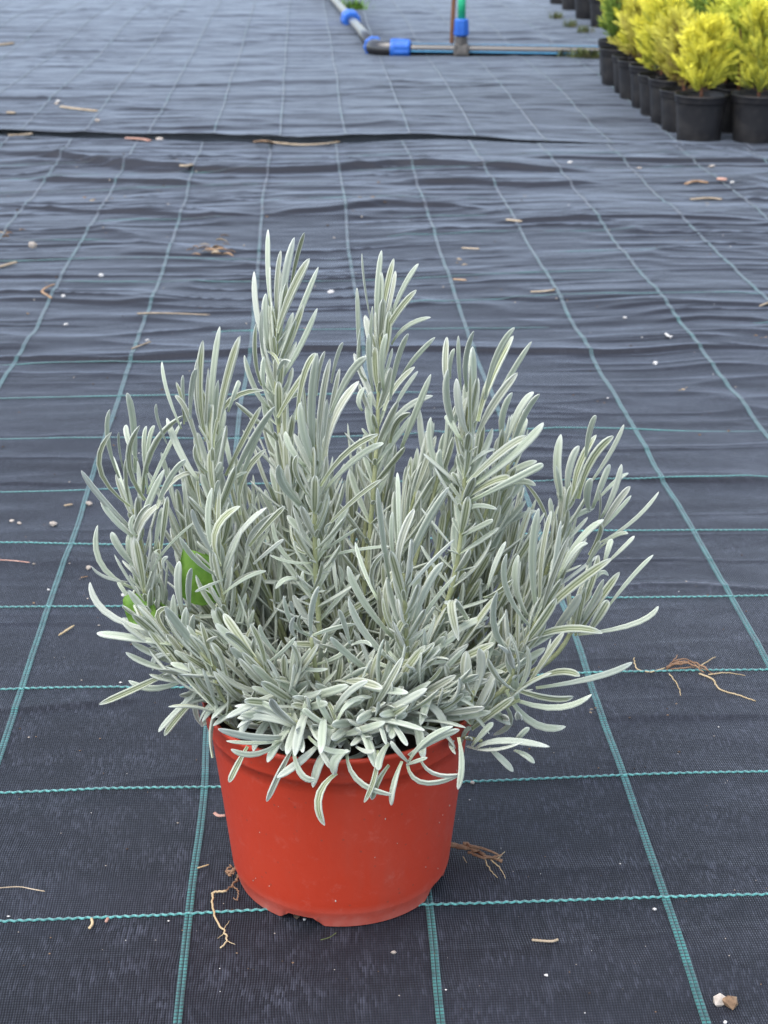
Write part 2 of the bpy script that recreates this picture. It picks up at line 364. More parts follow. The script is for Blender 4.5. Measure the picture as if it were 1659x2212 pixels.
def hfar(X, Y):
    X = np.asarray(X, float); Y = np.asarray(Y, float)
    Yw = Y + .03 * vnoise(X * 2, Y * 1.1, 33) + .015 * vnoise(X * 6, Y * 3, 38)
    def st(ax, fy, sd, a):
        q = vnoise(X * ax, Yw * fy, sd); return vnoise(X * ax, (Yw + a * q) * fy, sd)
    def cr(ax, fy, sd, pw, a):
        q = vnoise(X * ax + sd, Yw * fy, sd); r0 = np.clip(1 - np.abs(q) * 1.15, 0, 1) ** pw
        q = vnoise(X * ax + sd, (Yw + a * r0) * fy, sd); return np.clip(1 - np.abs(q) * 1.15, 0, 1) ** pw
    m1 = np.clip(.5 + .9 * vnoise(X * 1.1, Y * 1.6, 47), 0, 1); m2 = np.clip(.5 + 1.0 * vnoise(X * 2 + 4, Y * 2.4, 48), 0, 1)
    z = .012 * vnoise(X * .8, Y * .8, 31) + .0075 * m1 * cr(1.2, 5, 34, 6, .02) + .0060 * m2 * cr(2.2, 9, 35, 5, .013) + .0028 * cr(4, 18, 36, 4, .006) + .0030 * vnoise(X * 3, Yw * 8, 49) + .0012 * vnoise(X * 14, Yw * 26, 50)
    d = Y - seamY(X); lift = np.clip(.7 + .8 * vnoise(X * 2.2 + 5, X * 0, 37), .15, 1.4)
    return z + .013 + .006 * lift * np.exp(-np.clip(d, 0, None) / .06)
def sheet(name, xs, rows_fn, nrow, zf, flip=False):
    XX = np.repeat(xs[None, :], nrow, 0); YY = rows_fn(xs)
    ZZ = zf(XX, YY); V = np.stack([XX, YY, ZZ], -1).reshape(-1, 3); nc = len(xs)
    i = np.arange(nrow - 1)[:, None] * nc + np.arange(nc - 1)[None, :]
    Fq = np.stack([i, i + 1, i + nc + 1, i + nc], -1).reshape(-1, 4)
    me = bpy.data.meshes.new(name); me.vertices.add(len(V)); me.vertices.foreach_set('co', V.ravel())
    me.loops.add(Fq.size); me.loops.foreach_set('vertex_index', Fq.ravel().astype(np.int32))
    me.polygons.add(len(Fq)); me.polygons.foreach_set('loop_start', np.arange(0, Fq.size, 4, dtype=np.int32)); me.polygons.foreach_set('loop_total', np.full(len(Fq), 4, np.int32))
    me.polygons.foreach_set('use_smooth', np.ones(len(Fq), bool)); me.update(calc_edges=True); me.validate()
    me.materials.append(FABRIC); return new_obj(name, me)
# base ground out to the horizon
gnd = mesh('ground', [(-150, -60, -.05), (150, -60, -.05), (150, 260, -.05), (-150, 260, -.05)], [(0, 1, 2, 3)], FABRIC)
tag(new_obj('ground', gnd), kind='structure')
xs = np.concatenate([np.arange(-3.2, -1.2, .04), np.arange(-1.2, 1.8, .012), np.arange(1.8, 4.2, .04)])
ys = [0.25]
while ys[-1] < 5.35: ys.append(ys[-1] + .0032 + .0011 * max(0, ys[-1] - 1.2))
ys = np.array(ys)
near_mat = tag(sheet('ground_cover_mat', xs, lambda x: np.repeat(ys[:, None], len(x), 1), len(ys), lambda X, Y: hfun(X, Y)), kind='structure')
xs2 = np.concatenate([np.arange(-5, -2.4, .06), np.arange(-2.4, 4.2, .024), np.arange(4.2, 8, .06)])
us = [0.0]
while us[-1] < 11: us.append(us[-1] + .008 + .0035 * us[-1])
us = np.array(us)
far_mat = tag(sheet('ground_cover_mat', xs2, lambda x: seamY(x)[None, :] + us[:, None], len(us), hfar), kind='structure')
sm = far_mat.modifiers.new('thick', 'SOLIDIFY'); sm.thickness = .002; sm.offset = -1

def ground(x, y):
    p = gp(x, y)
    far = p[1] > seamY(p[0])
    z = float(hfar(p[0], p[1])) if far else float(hfun(p[0], p[1]))
    q = gp(x, y, z); return np.array([q[0], q[1], z])

# marker lines woven into the mat
def strip(name, pts, hw, side, m, parent, lift=.0012, th=.0007):
    pts = np.array(pts); V = []; F = []
    for p in pts:
        for s in (-1, 1):
            V.append(p + side * hw * s + np.array([0, 0, lift])); 
        for s in (1, -1):
            V.append(p + side * hw * s + np.array([0, 0, lift - th - .0006]))
    n = len(pts)
    for i in range(n - 1):
        a = 4 * i; b = a + 4
        F += [(a, a + 1, b + 1, b), (a + 1, a + 2, b + 2, b + 1), (a + 3, a, b, b + 3)]
    return new_obj(name, mesh(name, V, F, m), parent)
SX = np.array([1., 0, 0]); SY = np.array([0, 1., 0])
def wobx(k, Y): return .0022 * vnoise(Y * 6 + k * 17, Y * 0, 41) + .0045 * vnoise(Y * 1.7 + k * 5, Y * 0, 42) * np.clip((Y - 1) / 2, 0, 1)
for k in range(-8, 11):
    X0 = .0915 + .2 * k
    YY = ys[(ys > .5) & (ys < 5.2)]
    if k not in (-2, -1, 0, 1, 2, 3): YY = YY[::2]
    for s in (-1, 1):
        xx = X0 + wobx(k, YY) + s * .0018
        strip('marker_tape', np.stack([xx, YY, hfun(xx, YY)], -1), .0015, SX, TEALW, near_mat)
for k in range(-13, 20):
    X0 = .0915 + .028 + .2 * k
    u = us[us < 7]; xx = X0 + .004 * vnoise(u * 2 + k * 7, u * 0, 43); YY = seamY(xx) + u
    strip('marker_tape', np.stack([xx, YY, hfar(xx, YY)], -1), .0030, SX, TEALW, far_mat)
for j in range(-2, 19):
    Y0 = 1.163 + .1995 * j
    fine = j < 7
    xx = np.arange(-.9, 1.4, .0012) if fine else np.arange(-1.6, 2.2, .012)
    yy = Y0 + .010 * vnoise(xx * 1.8 + j * 13, xx * 0, 44) + .004 * vnoise(xx * 5 + j * 3, xx * 0, 45)
    if fine: yy = yy + .0008 * np.sin(xx * 2 * math.pi / .0078 + 1.5 * vnoise(xx * 20, xx * 0, 46)) * (1 if j < 5 else .5)
    strip('marker_thread', np.stack([xx, yy, hfun(xx, yy) - .0075 * max(0, min(1, (j - 4) / 5)) * np.clip(.25 + 1.3 * vnoise(xx * 3.1 + j * 9, xx * 0, 47), 0, 1)], -1), .00085, SY, TEALF, near_mat, lift=.0022)

# ------------------------------------------------------------------ potted lavender
PX, PY = .0200, 1.2276
lav = empty('potted_lavender', (PX, PY, .001))
tag(lav, 'silvery grey lavender bush in a red plastic pot on the black mat', 'potted plant')
LO = np.array([PX, PY, .001])
# pot
def red_pot():
    n = 288; prof_out = [(.0885, 0), (.0895, .004), (.0905, .0105), (.0918, .0135), (.0922, .016), (.0932, .03), (.0955, .06), (.0985, .1), (.1012, .135), (.1024, .1455), (.1044, .1470), (.1050, .150), (.1057, .1645), (.1068, .1660), (.1070, .1688)]
    prof_in = [(.1062, .1702), (.1042, .170), (.1026, .168), (.1005, .14), (.0975, .1), (.094, .05), (.091, .02)]
    prof = [(r_ * (1.012 + .052 * z_ / .17), z_) for r_, z_ in prof_out + prof_in]; V = []; F = []; m = len(prof)
    cuts = [(math.radians(-113), .22, .0070), (math.radians(-27), .22, .013), (math.radians(100), .15, .011), (math.radians(170), .14, .011)]
    for k in range(n):
        a = 2 * math.pi * k / n
        lift = 0
        for ca, cw, ch in cuts:
            d = abs((a - ca + math.pi) % (2 * math.pi) - math.pi)
            lift = max(lift, ch * min(1, max(0, (cw - d) / (cw * .45))))
        rr = 1 + .004 * math.cos(2 * a + .6) + .0012 * math.sin(5 * a)
        for j, (r, z) in enumerate(prof):
            zz = z
            if z < .0135 and j < 4: zz = max(z, lift + .0003 * j)
            V.append((r * rr * math.cos(a), r * rr * math.sin(a), zz))
    for k in range(n):
        for j in range(m - 1):
            F.append((k * m + j, ((k + 1) % n) * m + j, ((k + 1) % n) * m + j + 1, k * m + j + 1))
    return V, F
V, F = red_pot(); pot = new_obj('flower_pot', mesh('flower_pot', V, F, RED), lav)
es = pot.modifiers.new('es', 'EDGE_SPLIT'); es.split_angle = math.radians(50)
gm = MB(); GR = random.Random(4)
for q in range(16):
    a = math.radians(GR.uniform(-165, -15)); zz = GR.uniform(.018, .14); rr_ = np.interp(zz, [.016, .06, .1, .135], [.0938, .0984, .1027, .1066]) * (1 + .004 * math.cos(2 * a + .6) + .0012 * math.sin(5 * a)) + .0001
    c = np.array([rr_ * math.cos(a), rr_ * math.sin(a), zz]); t1 = np.array([-math.sin(a), math.cos(a), 0]); t2 = np.array([0, 0, 1.]); nn = np.array([math.cos(a), math.sin(a), 0]); sz = GR.uniform(.0005, .0012)
    gm.add([c - t1 * sz * .5, c - t2 * sz, c + t1 * sz * .6, c + t2 * sz * 1.1, c + nn * sz * .5], [(0, 1, 4), (1, 2, 4), (2, 3, 4), (3, 0, 4)])
gm.build('grit', STONE, lav, smooth=False)['kind'] = 'stuff'
# floor of the pot and the soil
new_obj('pot_floor', mesh('pot_floor', *lathe([(.0905, .0125), (.06, .0145), (.0, .0145)], 48), RED), lav)
def soil_disc(R, z, mt, name, parent, amp=.004, seed=1, n=28, rings=8):
    V = [(0, 0, z)]; F = []
    for i in range(1, rings + 1):
        for k in range(n):
            a = 2 * math.pi * k / n; r = R * i / rings; x, y = r * math.cos(a), r * math.sin(a)
            V.append((x, y, z + amp * float(vnoise(np.array(x * 90), np.array(y * 90), seed)) * (i < rings)))
    for k in range(n): F.append((0, 1 + k, 1 + (k + 1) % n))
    for i in range(rings - 1):
        for k in range(n): F.append((1 + i * n + k, 1 + (i + 1) * n + k, 1 + (i + 1) * n + (k + 1) % n, 1 + i * n + (k + 1) % n))
    return new_obj(name, mesh(name, V, F, mt), parent)
soil_disc(.105, .148, SOIL, 'soil', lav)

# leaf builder: cross-section has rolled margins, a grooved top and a ribbed underside
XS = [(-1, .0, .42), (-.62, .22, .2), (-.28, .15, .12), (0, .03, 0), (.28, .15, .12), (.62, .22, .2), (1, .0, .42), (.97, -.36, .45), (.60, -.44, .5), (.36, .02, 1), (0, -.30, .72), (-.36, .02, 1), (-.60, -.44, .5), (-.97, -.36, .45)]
def wprof(t):
    a = .5 + .5 * (lambda q: q * q * (3 - 2 * q))(min(1, t / .5))
    if t > .74: a *= max(0.0, 1 - ((t - .74) / .262) ** 2.3) ** .62
    return a
def leaf_geo(C, side, nrm, hw, rnd, V, F, A, ns=9):
    """C: callable curve t->point; side/nrm: start frame; hw: half width"""
    k0 = len(V); m = len(XS); sd = side
    ts = [0, .12, .26, .42, .58, .72, .83, .92, .975, 1.0][:]
    P = [C(t) for t in ts]
    for i, t in enumerate(ts):
        T = P[min(i + 1, len(ts) - 1)] - P[max(i - 1, 0)]; T = T / (np.linalg.norm(T) + 1e-12)
        sd = sd - T * (sd @ T); sd = sd / (np.linalg.norm(sd) + 1e-12); n = np.cross(sd, T)
        if n @ nrm < 0 and i == 0: n = -n; sgn = -1
        elif i == 0: sgn = 1
        n = np.cross(sd, T) * sgn
        wv = max(hw * wprof(t), hw * .05)
        for u, z, un in XS:
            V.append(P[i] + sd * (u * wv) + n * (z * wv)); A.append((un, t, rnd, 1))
    for i in range(len(ts) - 1):
        for j in range(m):
            q = (k0 + i * m + j, k0 + i * m + (j + 1) % m, k0 + (i + 1) * m + (j + 1) % m, k0 + (i + 1) * m + j)
            F.append(q if sgn < 0 else q[::-1])
    F.append(tuple(range(k0, k0 + m))); F.append(tuple(k0 + (len(ts) - 1) * m + j for j in range(m))[::-1])
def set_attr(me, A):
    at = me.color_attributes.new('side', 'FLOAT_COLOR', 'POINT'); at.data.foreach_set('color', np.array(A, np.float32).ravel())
def unit(v): return v / (np.linalg.norm(v) + 1e-12)

REG = {'R2': (164.6, 768.0, .26455), 'R3': (493.7, 932.6, .29762), 'R4': (164.6, 438.9, .46295), 'R5': (713.2, 493.7, .46295),
       'R6': (164.6, 1097.2, .3968), 'R7': (713.2, 1097.2, .46295), 'P': (411.5, 1453.8, .3968), 'X': (1042.3, 822.9, .26455)}
# stems: sheet polyline from apex down to the crown, depth offset at the apex
STEMS = {
 's1': ([(597, 690), (600, 900), (640, 1180), (715, 1500)], .07), 's2': ([(822, 690), (812, 980), (785, 1280), (745, 1500)], .08),
 's3': ([(455, 930), (482, 1190), (565, 1400), (690, 1540)], .0), 's4': ([(683, 960), (681, 1210), (700, 1500)], -.03),
 's5': ([(1012, 880), (985, 1230), (905, 1420), (800, 1545)], -.005), 's6': ([(1228, 1080), (1155, 1290), (1010, 1470), (850, 1545)], .06),
 's7': ([(288, 1100), (330, 1270), (430, 1430), (620, 1545)], .02), 's8': ([(1168, 1320), (1105, 1430), (990, 1510), (830, 1560)], -.03),
 's9': ([(872, 1240), (878, 1440), (850, 1560), (800, 1590)], -.085), 's10': ([(1265, 1290), (1200, 1415), (1060, 1490), (830, 1555)], .0),
 's11': ([(345, 1375), (425, 1455), (530, 1505), (660, 1560)], -.035), 's12': ([(300, 1230), (350, 1400), (460, 1480), (640, 1560)], -.01),
 's13': ([(1105, 980), (1060, 1150), (960, 1380), (810, 1540)], .06), 's15': ([(474, 1230), (505, 1380), (620, 1535)], -.03),
 's16': ([(672, 1380), (690, 1480), (730, 1560)], -.085), 's17': ([(640, 1560), (690, 1572), (740, 1585)], -.098),
 's18': ([(733, 1580), (750, 1585), (775, 1595)], -.1), 's19': ([(1040, 1600), (980, 1590), (890, 1590)], -.075), 's20': ([(1100, 1490), (1000, 1520), (880, 1560)], -.04)}
T = []   # stem, region, base, mid, tip, width, facing
def L(stem, reg, *rows):
    for r in rows: T.append((stem, reg) + r)
L('s1', 'R4', (905,480,893,300,895,122,26,'A'), (935,560,935,380,955,220,28,'B'), (955,640,965,400,1018,160,38,'A'), (1000,400,1030,250,1065,137,24,'B'), (940,600,1000,430,1090,258,40,'B'),
  (960,720,1040,520,1130,298,30,'A'), (905,690,880,560,885,422,34,'A'), (890,680,840,520,830,318,30,'A'), (930,700,935,600,960,520,24,'B'), (950,760,1000,640,1062,468,36,'B'), (950,830,1040,680,1125,490,30,'A'),
  (865,850,832,720,840,560,24,'B'), (880,720,860,620,868,490,20,'A'), (950,780,935,720,890,690,18,'B'), (930,840,960,740,1000,740,22,'A'), (880,860,870,800,878,715,24,'A'), (900,960,830,860,785,710,26,'A'),
  (940,1000,1010,880,1080,780,34,'B'), (910,990,890,880,850,800,26,'A'), (960,960,1000,900,1070,890,26,'B'))
L('s2', 'R4', (1385,600,1345,400,1333,235,24,'A'), (1400,620,1405,400,1425,220,30,'A'), (1410,620,1440,440,1482,258,34,'B'), (1430,600,1470,440,1490,315,24,'B'), (1460,560,1520,400,1597,282,26,'A'), (1430,640,1490,520,1588,405,34,'B'),
  (1320,720,1315,580,1310,395,22,'A'), (1360,830,1310,760,1325,580,18,'B'), (1470,660,1540,570,1655,532,24,'A'), (1380,740,1370,680,1383,480,20,'A'))
L('s2', 'R5', (200,760,180,620,180,490,28,'A'), (250,760,240,600,265,490,34,'A'), (280,800,310,620,365,490,30,'A'), (330,700,390,610,490,507,26,'A'), (250,850,300,740,395,645,30,'B'), (290,860,340,760,410,665,24,'A'),
  (200,960,180,860,190,760,34,'A'), (280,1000,310,900,375,860,34,'B'), (240,1010,330,850,480,780,34,'A'), (150,850,130,800,160,740,28,'A'), (330,1030,390,880,470,680,36,'A'), (200,1100,260,960,300,860,34,'B'))
L('s5', 'R5', (545,740,535,640,545,505,34,'B'), (560,700,560,620,580,560,24,'A'), (610,760,600,640,598,500,22,'A'), (640,760,630,620,670,478,28,'A'), (680,900,670,740,665,550,46,'A'), (690,900,740,720,855,500,44,'B'), (720,800,770,600,860,462,34,'A'),
  (740,880,820,720,940,527,30,'A'), (690,960,760,820,875,672,46,'B'), (640,960,600,860,590,700,40,'A'), (600,960,545,820,550,655,36,'A'), (660,1000,650,850,655,640,20,'B'), (610,990,560,900,540,870,36,'A'),
  (640,1190,800,1040,920,970,44,'B'), (650,1210,860,1050,995,905,44,'A'), (650,1100,720,1040,770,1030,22,'A'), (630,1260,760,1180,845,1165,40,'B'), (640,1280,900,1150,995,1100,40,'A'), (640,1040,610,980,635,965,20,'B'),
  (560,1230,470,1050,470,880,34,'A'), (560,1190,510,1110,515,1030,36,'A'), (620,1230,590,1170,565,1140,24,'B'), (620,1330,680,1290,780,1310,26,'A'), (600,1440,700,1390,760,1360,30,'A'))
L('s13', 'R5', (790,1080,870,860,950,762,36,'A'), (830,1080,900,880,978,772,30,'A'), (860,1060,890,950,912,882,36,'A'), (780,1180,870,1120,965,1085,36,'A'), (810,1010,800,880,850,765,34,'A'), (860,1090,900,1010,940,990,34,'A'), (720,1280,850,1180,960,1200,36,'A'), (470,1180,430,1020,415,840,32,'A'))
L('s4', 'R4', (1110,1190,1095,950,1125,700,46,'A'), (1110,1230,1060,1080,1045,930,44,'A'), (1130,1200,1140,960,1185,725,36,'B'), (1150,1200,1190,960,1230,770,28,'B'), (1165,1180,1200,1000,1320,830,44,'B'), (1180,1000,1270,800,1355,720,40,'A'),
  (1190,840,1215,720,1245,650,22,'A'), (1030,1010,1060,800,1120,700,36,'B'), (1140,1320,1260,1160,1410,1078,34,'B'), (1150,1350,1300,1190,1435,1120,34,'A'), (1070,1230,1000,1150,975,1065,36,'A'), (1060,1420,960,1320,945,1220,36,'A'), (1080,1360,1020,1250,1035,1175,30,'B'),
  (1160,1520,1300,1380,1425,1290,26,'B'), (1120,900,1130,780,1160,690,22,'B'))
L('s4', 'R3', (560,560,420,400,370,245,50,'A'), (560,1000,370,860,320,625,40,'A'), (610,960,540,740,470,545,36,'A'), (600,880,480,840,450,650,30,'B'), (680,870,800,790,935,700,26,'A'), (610,950,450,950,300,895,28,'A'), (650,760,560,600,690,612,22,'A'),
  (790,1180,770,1050,760,915,30,'A'), (800,1160,830,1060,800,970,26,'A'), (690,915,900,860,1170,830,28,'A'), (600,1160,540,1100,540,1010,30,'A'), (600,1170,660,1060,680,940,34,'B'), (640,700,700,560,715,470,32,'B'), (720,760,700,700,750,660,24,'A'))
L('s9', 'R3', (1170,1090,1120,780,1080,405,46,'A'), (1240,900,1235,560,1225,295,42,'A'), (1210,1000,1180,780,1190,580,40,'A'), (1230,1000,1250,780,1350,560,66,'B'), (1280,1060,1380,760,1600,400,60,'A'), (1310,1130,1420,1000,1640,780,30,'A'), (1080,1220,980,1000,920,800,34,'A'),
  (1080,1180,1030,1020,1130,880,40,'B'), (1210,1420,1130,1180,1240,970,60,'B'), (1200,1500,970,1230,865,975,60,'A'), (1210,1680,990,1470,870,1210,56,'A'), (1270,1580,1220,1460,1320,1320,60,'B'), (1300,1690,1330,1600,1395,1510,40,'B'), (1240,1510,1150,1380,1120,1200,30,'B'), (1330,1480,1450,1280,1650,1040,36,'A'),
  (1340,1400,1440,1120,1560,950,60,'A'), (1200,1860,900,1650,740,1490,56,'A'), (1240,1730,1130,1700,1020,1640,36,'A'), (1230,1790,1280,1720,1350,1780,34,'A'), (1330,1720,1490,1675,1590,1668,30,'A'), (1350,1880,1480,1800,1550,1700,36,'B'), (1380,1650,1540,1560,1655,1480,46,'A'), (1260,1420,1290,1300,1360,1180,34,'A'),
  (1250,1940,1180,1880,1140,1800,36,'A'), (1290,1700,1200,1640,1160,1580,30,'A'), (1330,1640,1420,1560,1500,1330,36,'A'), (1300,1560,1440,1420,1480,1400,30,'A'), (1400,1850,1370,1740,1400,1600,36,'A'), (1320,1880,1380,1990,1460,1985,36,'A'))
L('s16', 'R3', (600,1470,600,1300,655,1120,44,'A'), (600,1480,460,1400,400,1190,40,'A'), (610,1480,750,1430,920,1395,36,'A'), (500,1500,450,1430,480,1340,36,'A'), (380,1640,250,1490,230,1400,36,'A'), (290,1670,400,1590,485,1490,34,'A'), (500,1700,600,1730,720,1720,34,'A'), (590,1700,680,1620,750,1520,44,'A'),
  (600,1870,570,1800,585,1730,44,'A'), (620,1770,720,1830,820,1855,40,'A'), (580,1490,500,1400,530,1320,30,'B'), (640,1690,780,1640,830,1600,40,'A'), (880,1540,840,1400,800,1290,40,'A'), (890,1550,980,1520,1040,1560,34,'A'), (880,1680,860,1580,960,1600,36,'A'), (480,1330,460,1280,450,1230,30,'A'))
L('s15', 'R3', (360,1900,260,1750,235,1620,60,'A'), (440,1960,380,1800,395,1600,76,'A'), (20,1500,70,1350,130,1170,40,'A'), (140,1560,150,1420,185,1290,36,'A'), (-40,1180,120,1060,275,1010,34,'A'), (-20,1580,90,1480,185,1480,34,'B'), (0,950,100,700,280,550,40,'A'), (150,830,290,660,410,540,50,'B'), (180,960,300,860,400,780,36,'A'),
  (510,1080,420,1060,340,1140,44,'A'), (160,1700,60,1560,70,1690,36,'A'))
L('s3', 'R2', (1100,640,1110,200,1173,-238,60,'A'), (1060,680,1000,300,1035,-125,70,'B'), (1150,640,1220,250,1340,-160,70,'B'), (1080,720,980,400,990,20,50,'B'), (860,600,740,300,700,50,36,'A'), (880,560,870,380,815,215,34,'B'), (900,540,870,320,872,160,34,'A'), (1020,860,920,480,805,325,50,'B'), (930,520,940,260,980,110,50,'A'),
  (1120,760,1210,380,1535,285,50,'B'), (1240,460,1310,270,1335,210,44,'A'), (740,720,660,520,655,395,30,'A'), (1000,1020,850,800,740,510,66,'A'), (1080,960,980,860,975,720,44,'B'), (1290,1020,1240,800,1195,585,44,'A'), (1220,980,1370,680,1510,415,56,'B'), (1270,1040,1420,720,1625,415,56,'A'), (1320,1060,1440,760,1530,545,50,'A'),
  (1340,1300,1350,1000,1550,765,60,'B'), (1160,1300,1230,1050,1400,950,36,'A'), (1100,1080,1140,960,1185,870,50,'A'), (1120,1240,1140,1100,1165,1020,40,'A'), (1030,1290,990,1080,1000,945,30,'B'), (1140,700,1130,500,1160,200,50,'A'), (1050,700,1060,500,1080,100,34,'B'))
L('s7', 'R2', (350,1000,250,680,275,440,44,'A'), (440,1230,170,930,290,625,50,'B'), (480,960,470,560,415,305,64,'A'), (390,960,350,760,348,625,24,'A'), (500,860,420,680,410,565,50,'A'), (560,1180,410,860,520,570,60,'B'), (590,1140,550,760,575,575,40,'A'), (580,960,590,700,640,570,44,'A'), (540,1130,620,720,870,490,60,'B'), (580,1130,700,860,860,540,40,'A'),
  (430,1200,400,1000,410,830,36,'B'), (480,1440,230,1190,40,940,54,'A'), (420,1180,360,1000,300,820,30,'A'))
L('s12', 'R2', (490,1500,330,1360,200,1190,50,'A'), (490,1910,190,1720,175,1385,54,'A'), (500,1750,350,1580,290,1440,60,'A'), (510,1880,430,1600,450,1440,66,'A'), (560,1920,470,1480,710,1200,60,'B'), (500,1500,570,1250,720,930,66,'A'), (650,1260,760,1000,895,850,56,'A'), (660,1250,790,1010,1000,955,46,'B'), (640,1600,670,1400,700,1240,50,'A'), (690,1580,720,1350,745,1150,56,'B'),
  (590,1850,690,1620,985,1345,30,'A'), (420,1850,230,1810,125,1720,28,'A'), (520,2060,400,1940,335,1830,40,'A'), (500,1480,440,1400,475,1300,40,'A'), (470,1550,500,1330,610,1215,44,'B'), (700,1640,640,1600,690,1580,24,'A'), (760,1800,700,1700,750,1640,30,'A'))
L('s15', 'R2', (1160,1700,1070,1400,1110,1080,60,'A'), (1170,1700,1130,1420,1340,1230,72,'B'), (1200,1780,1300,1480,1555,1240,46,'A'), (1140,1660,1000,1420,945,1255,50,'A'), (1170,1810,980,1680,845,1485,46,'A'), (1400,1640,1430,1440,1659,1270,46,'B'), (870,2110,825,1880,845,1680,70,'A'), (930,2090,915,1900,940,1735,54,'A'), (1120,2090,1300,1840,1550,1760,38,'B'), (1310,2090,1350,2000,1385,1940,40,'A'), (1200,1830,1080,1880,970,1930,30,'A'), (1180,1720,1160,1480,1170,1050,44,'B'))
L('s11', 'R6', (520,740,280,700,112,680,48,'A'), (570,880,420,860,270,785,38,'A'), (510,800,430,810,415,885,38,'A'), (600,930,420,990,285,940,40,'A'), (560,870,330,980,125,1070,42,'B'), (720,960,560,1130,480,1240,40,'B'), (700,960,540,1110,447,1220,34,'A'), (720,950,640,1060,690,1190,38,'B'), (960,1040,780,1110,680,1190,40,'A'),
  (480,680,170,590,75,405,42,'A'), (470,700,330,560,345,410,48,'B'), (640,850,550,700,530,470,50,'A'), (680,850,630,700,640,580,40,'A'), (690,840,650,660,760,510,56,'B'), (730,870,690,730,960,695,46,'B'), (580,760,430,600,510,540,34,'B'), (760,900,600,800,570,640,40,'A'), (760,980,600,900,490,800,36,'A'), (900,1030,700,960,560,850,44,'A'), (880,1010,800,840,890,860,30,'A'),
  (640,800,590,700,600,540,44,'A'), (760,930,860,860,980,820,34,'B'), (700,880,690,760,770,700,30,'A'))
L('s17', 'P', (590,290,470,200,345,150,40,'A'), (580,290,420,200,240,180,38,'A'), (570,300,420,240,255,245,44,'A'), (560,340,360,355,150,305,44,'A'), (500,370,350,382,195,370,24,'A'), (490,375,350,450,220,415,36,'A'), (600,300,480,210,440,140,40,'B'), (610,330,530,320,470,345,38,'A'), (580,290,500,190,490,70,40,'A'), (600,270,640,140,775,80,36,'A'), (640,180,640,140,555,130,26,'A'),
  (310,400,250,510,210,595,40,'B'), (560,400,480,550,415,700,36,'B'), (700,385,600,480,470,570,50,'A'), (560,420,600,560,680,580,40,'A'), (690,390,730,460,770,520,34,'A'), (600,340,520,380,600,420,34,'A'), (540,320,470,380,420,470,30,'A'))
L('s18', 'P', (800,310,730,220,690,120,40,'A'), (770,240,850,110,965,45,44,'A'), (800,260,870,150,990,130,36,'A'), (890,310,940,190,1060,90,40,'A'), (810,330,950,330,1050,300,30,'A'), (820,340,920,360,1000,410,40,'A'), (640,345,740,420,865,425,36,'A'), (800,320,650,230,620,190,36,'A'), (860,420,780,470,780,555,56,'A'), (795,545,690,670,730,830,50,'B'), (850,440,910,600,1110,665,36,'A'),
  (1020,420,1005,570,945,705,34,'B'), (1080,380,1030,460,1025,530,48,'A'), (1080,500,1010,600,990,690,36,'B'), (1150,480,1100,610,1090,720,46,'A'), (800,310,770,200,740,160,36,'B'), (900,400,960,430,1000,420,30,'A'))
L('s9', 'P', (1180,500,1260,610,1470,555,36,'A'), (1250,470,1330,560,1490,550,30,'A'), (1460,350,1480,500,1455,635,38,'A'), (1190,490,1130,430,1090,370,30,'A'), (1185,490,1280,360,1430,290,34,'A'), (1190,450,1330,360,1465,310,40,'A'), (1175,500,1230,480,1290,460,26,'A'), (990,320,1040,400,1240,400,30,'A'), (1170,150,1110,230,1065,335,50,'A'), (1220,220,1260,350,1300,230,32,'A'), (1120,250,1090,350,1130,470,40,'A'))
L('s19', 'R7', (680,1120,800,1080,1025,1115,36,'A'), (850,1110,890,1060,930,1025,28,'A'), (740,1120,800,1170,855,1230,34,'A'), (860,1130,910,1150,955,1190,26,'A'), (600,1080,560,1090,585,1150,26,'A'), (600,1130,630,1040,660,1030,26,'A'), (660,1110,720,1040,760,1000,30,'A'), (640,1110,760,1130,900,1090,28,'A'))
L('s20', 'R7', (820,850,940,1010,1100,1020,40,'A'), (830,880,1050,940,1220,870,34,'A'), (600,850,760,810,870,830,36,'A'), (470,690,600,560,740,510,40,'A'), (520,740,680,670,800,685,36,'A'), (800,900,850,1000,760,1060,30,'A'), (800,820,1010,890,1135,880,34,'B'), (500,900,620,880,700,910,36,'A'), (560,960,640,1000,740,985,36,'A'), (660,950,700,890,710,830,30,'A'), (470,840,600,740,640,760,34,'A'), (520,960,540,880,560,840,30,'A'))
L('s8', 'R7', (960,840,1250,790,1410,720,34,'A'), (880,640,1080,560,1270,585,42,'B'), (850,700,760,560,780,390,34,'A'), (960,800,1080,760,1165,785,38,'B'), (640,520,560,420,600,620,40,'A'), (900,680,800,640,760,540,30,'A'))
L('s8', 'X', (440,1890,400,1450,460,1040,76,'A'), (470,1880,480,1440,565,1055,54,'B'), (490,1870,560,1640,710,1260,58,'B'), (500,1820,570,1640,640,1140,48,'A'), (430,1970,700,1700,1055,1450,84,'B'), (400,1970,260,1700,295,1420,58,'A'), (390,2010,180,1700,200,1410,54,'A'), (600,1640,780,1300,990,1130,58,'A'), (640,1580,760,1370,860,1325,48,'A'), (520,1760,560,1600,575,1450,40,'B'), (100,2040,90,1860,120,1710,44,'A'), (10,1770,140,1720,250,1620,44,'B'), (40,1700,100,1500,190,1310,50,'A'))
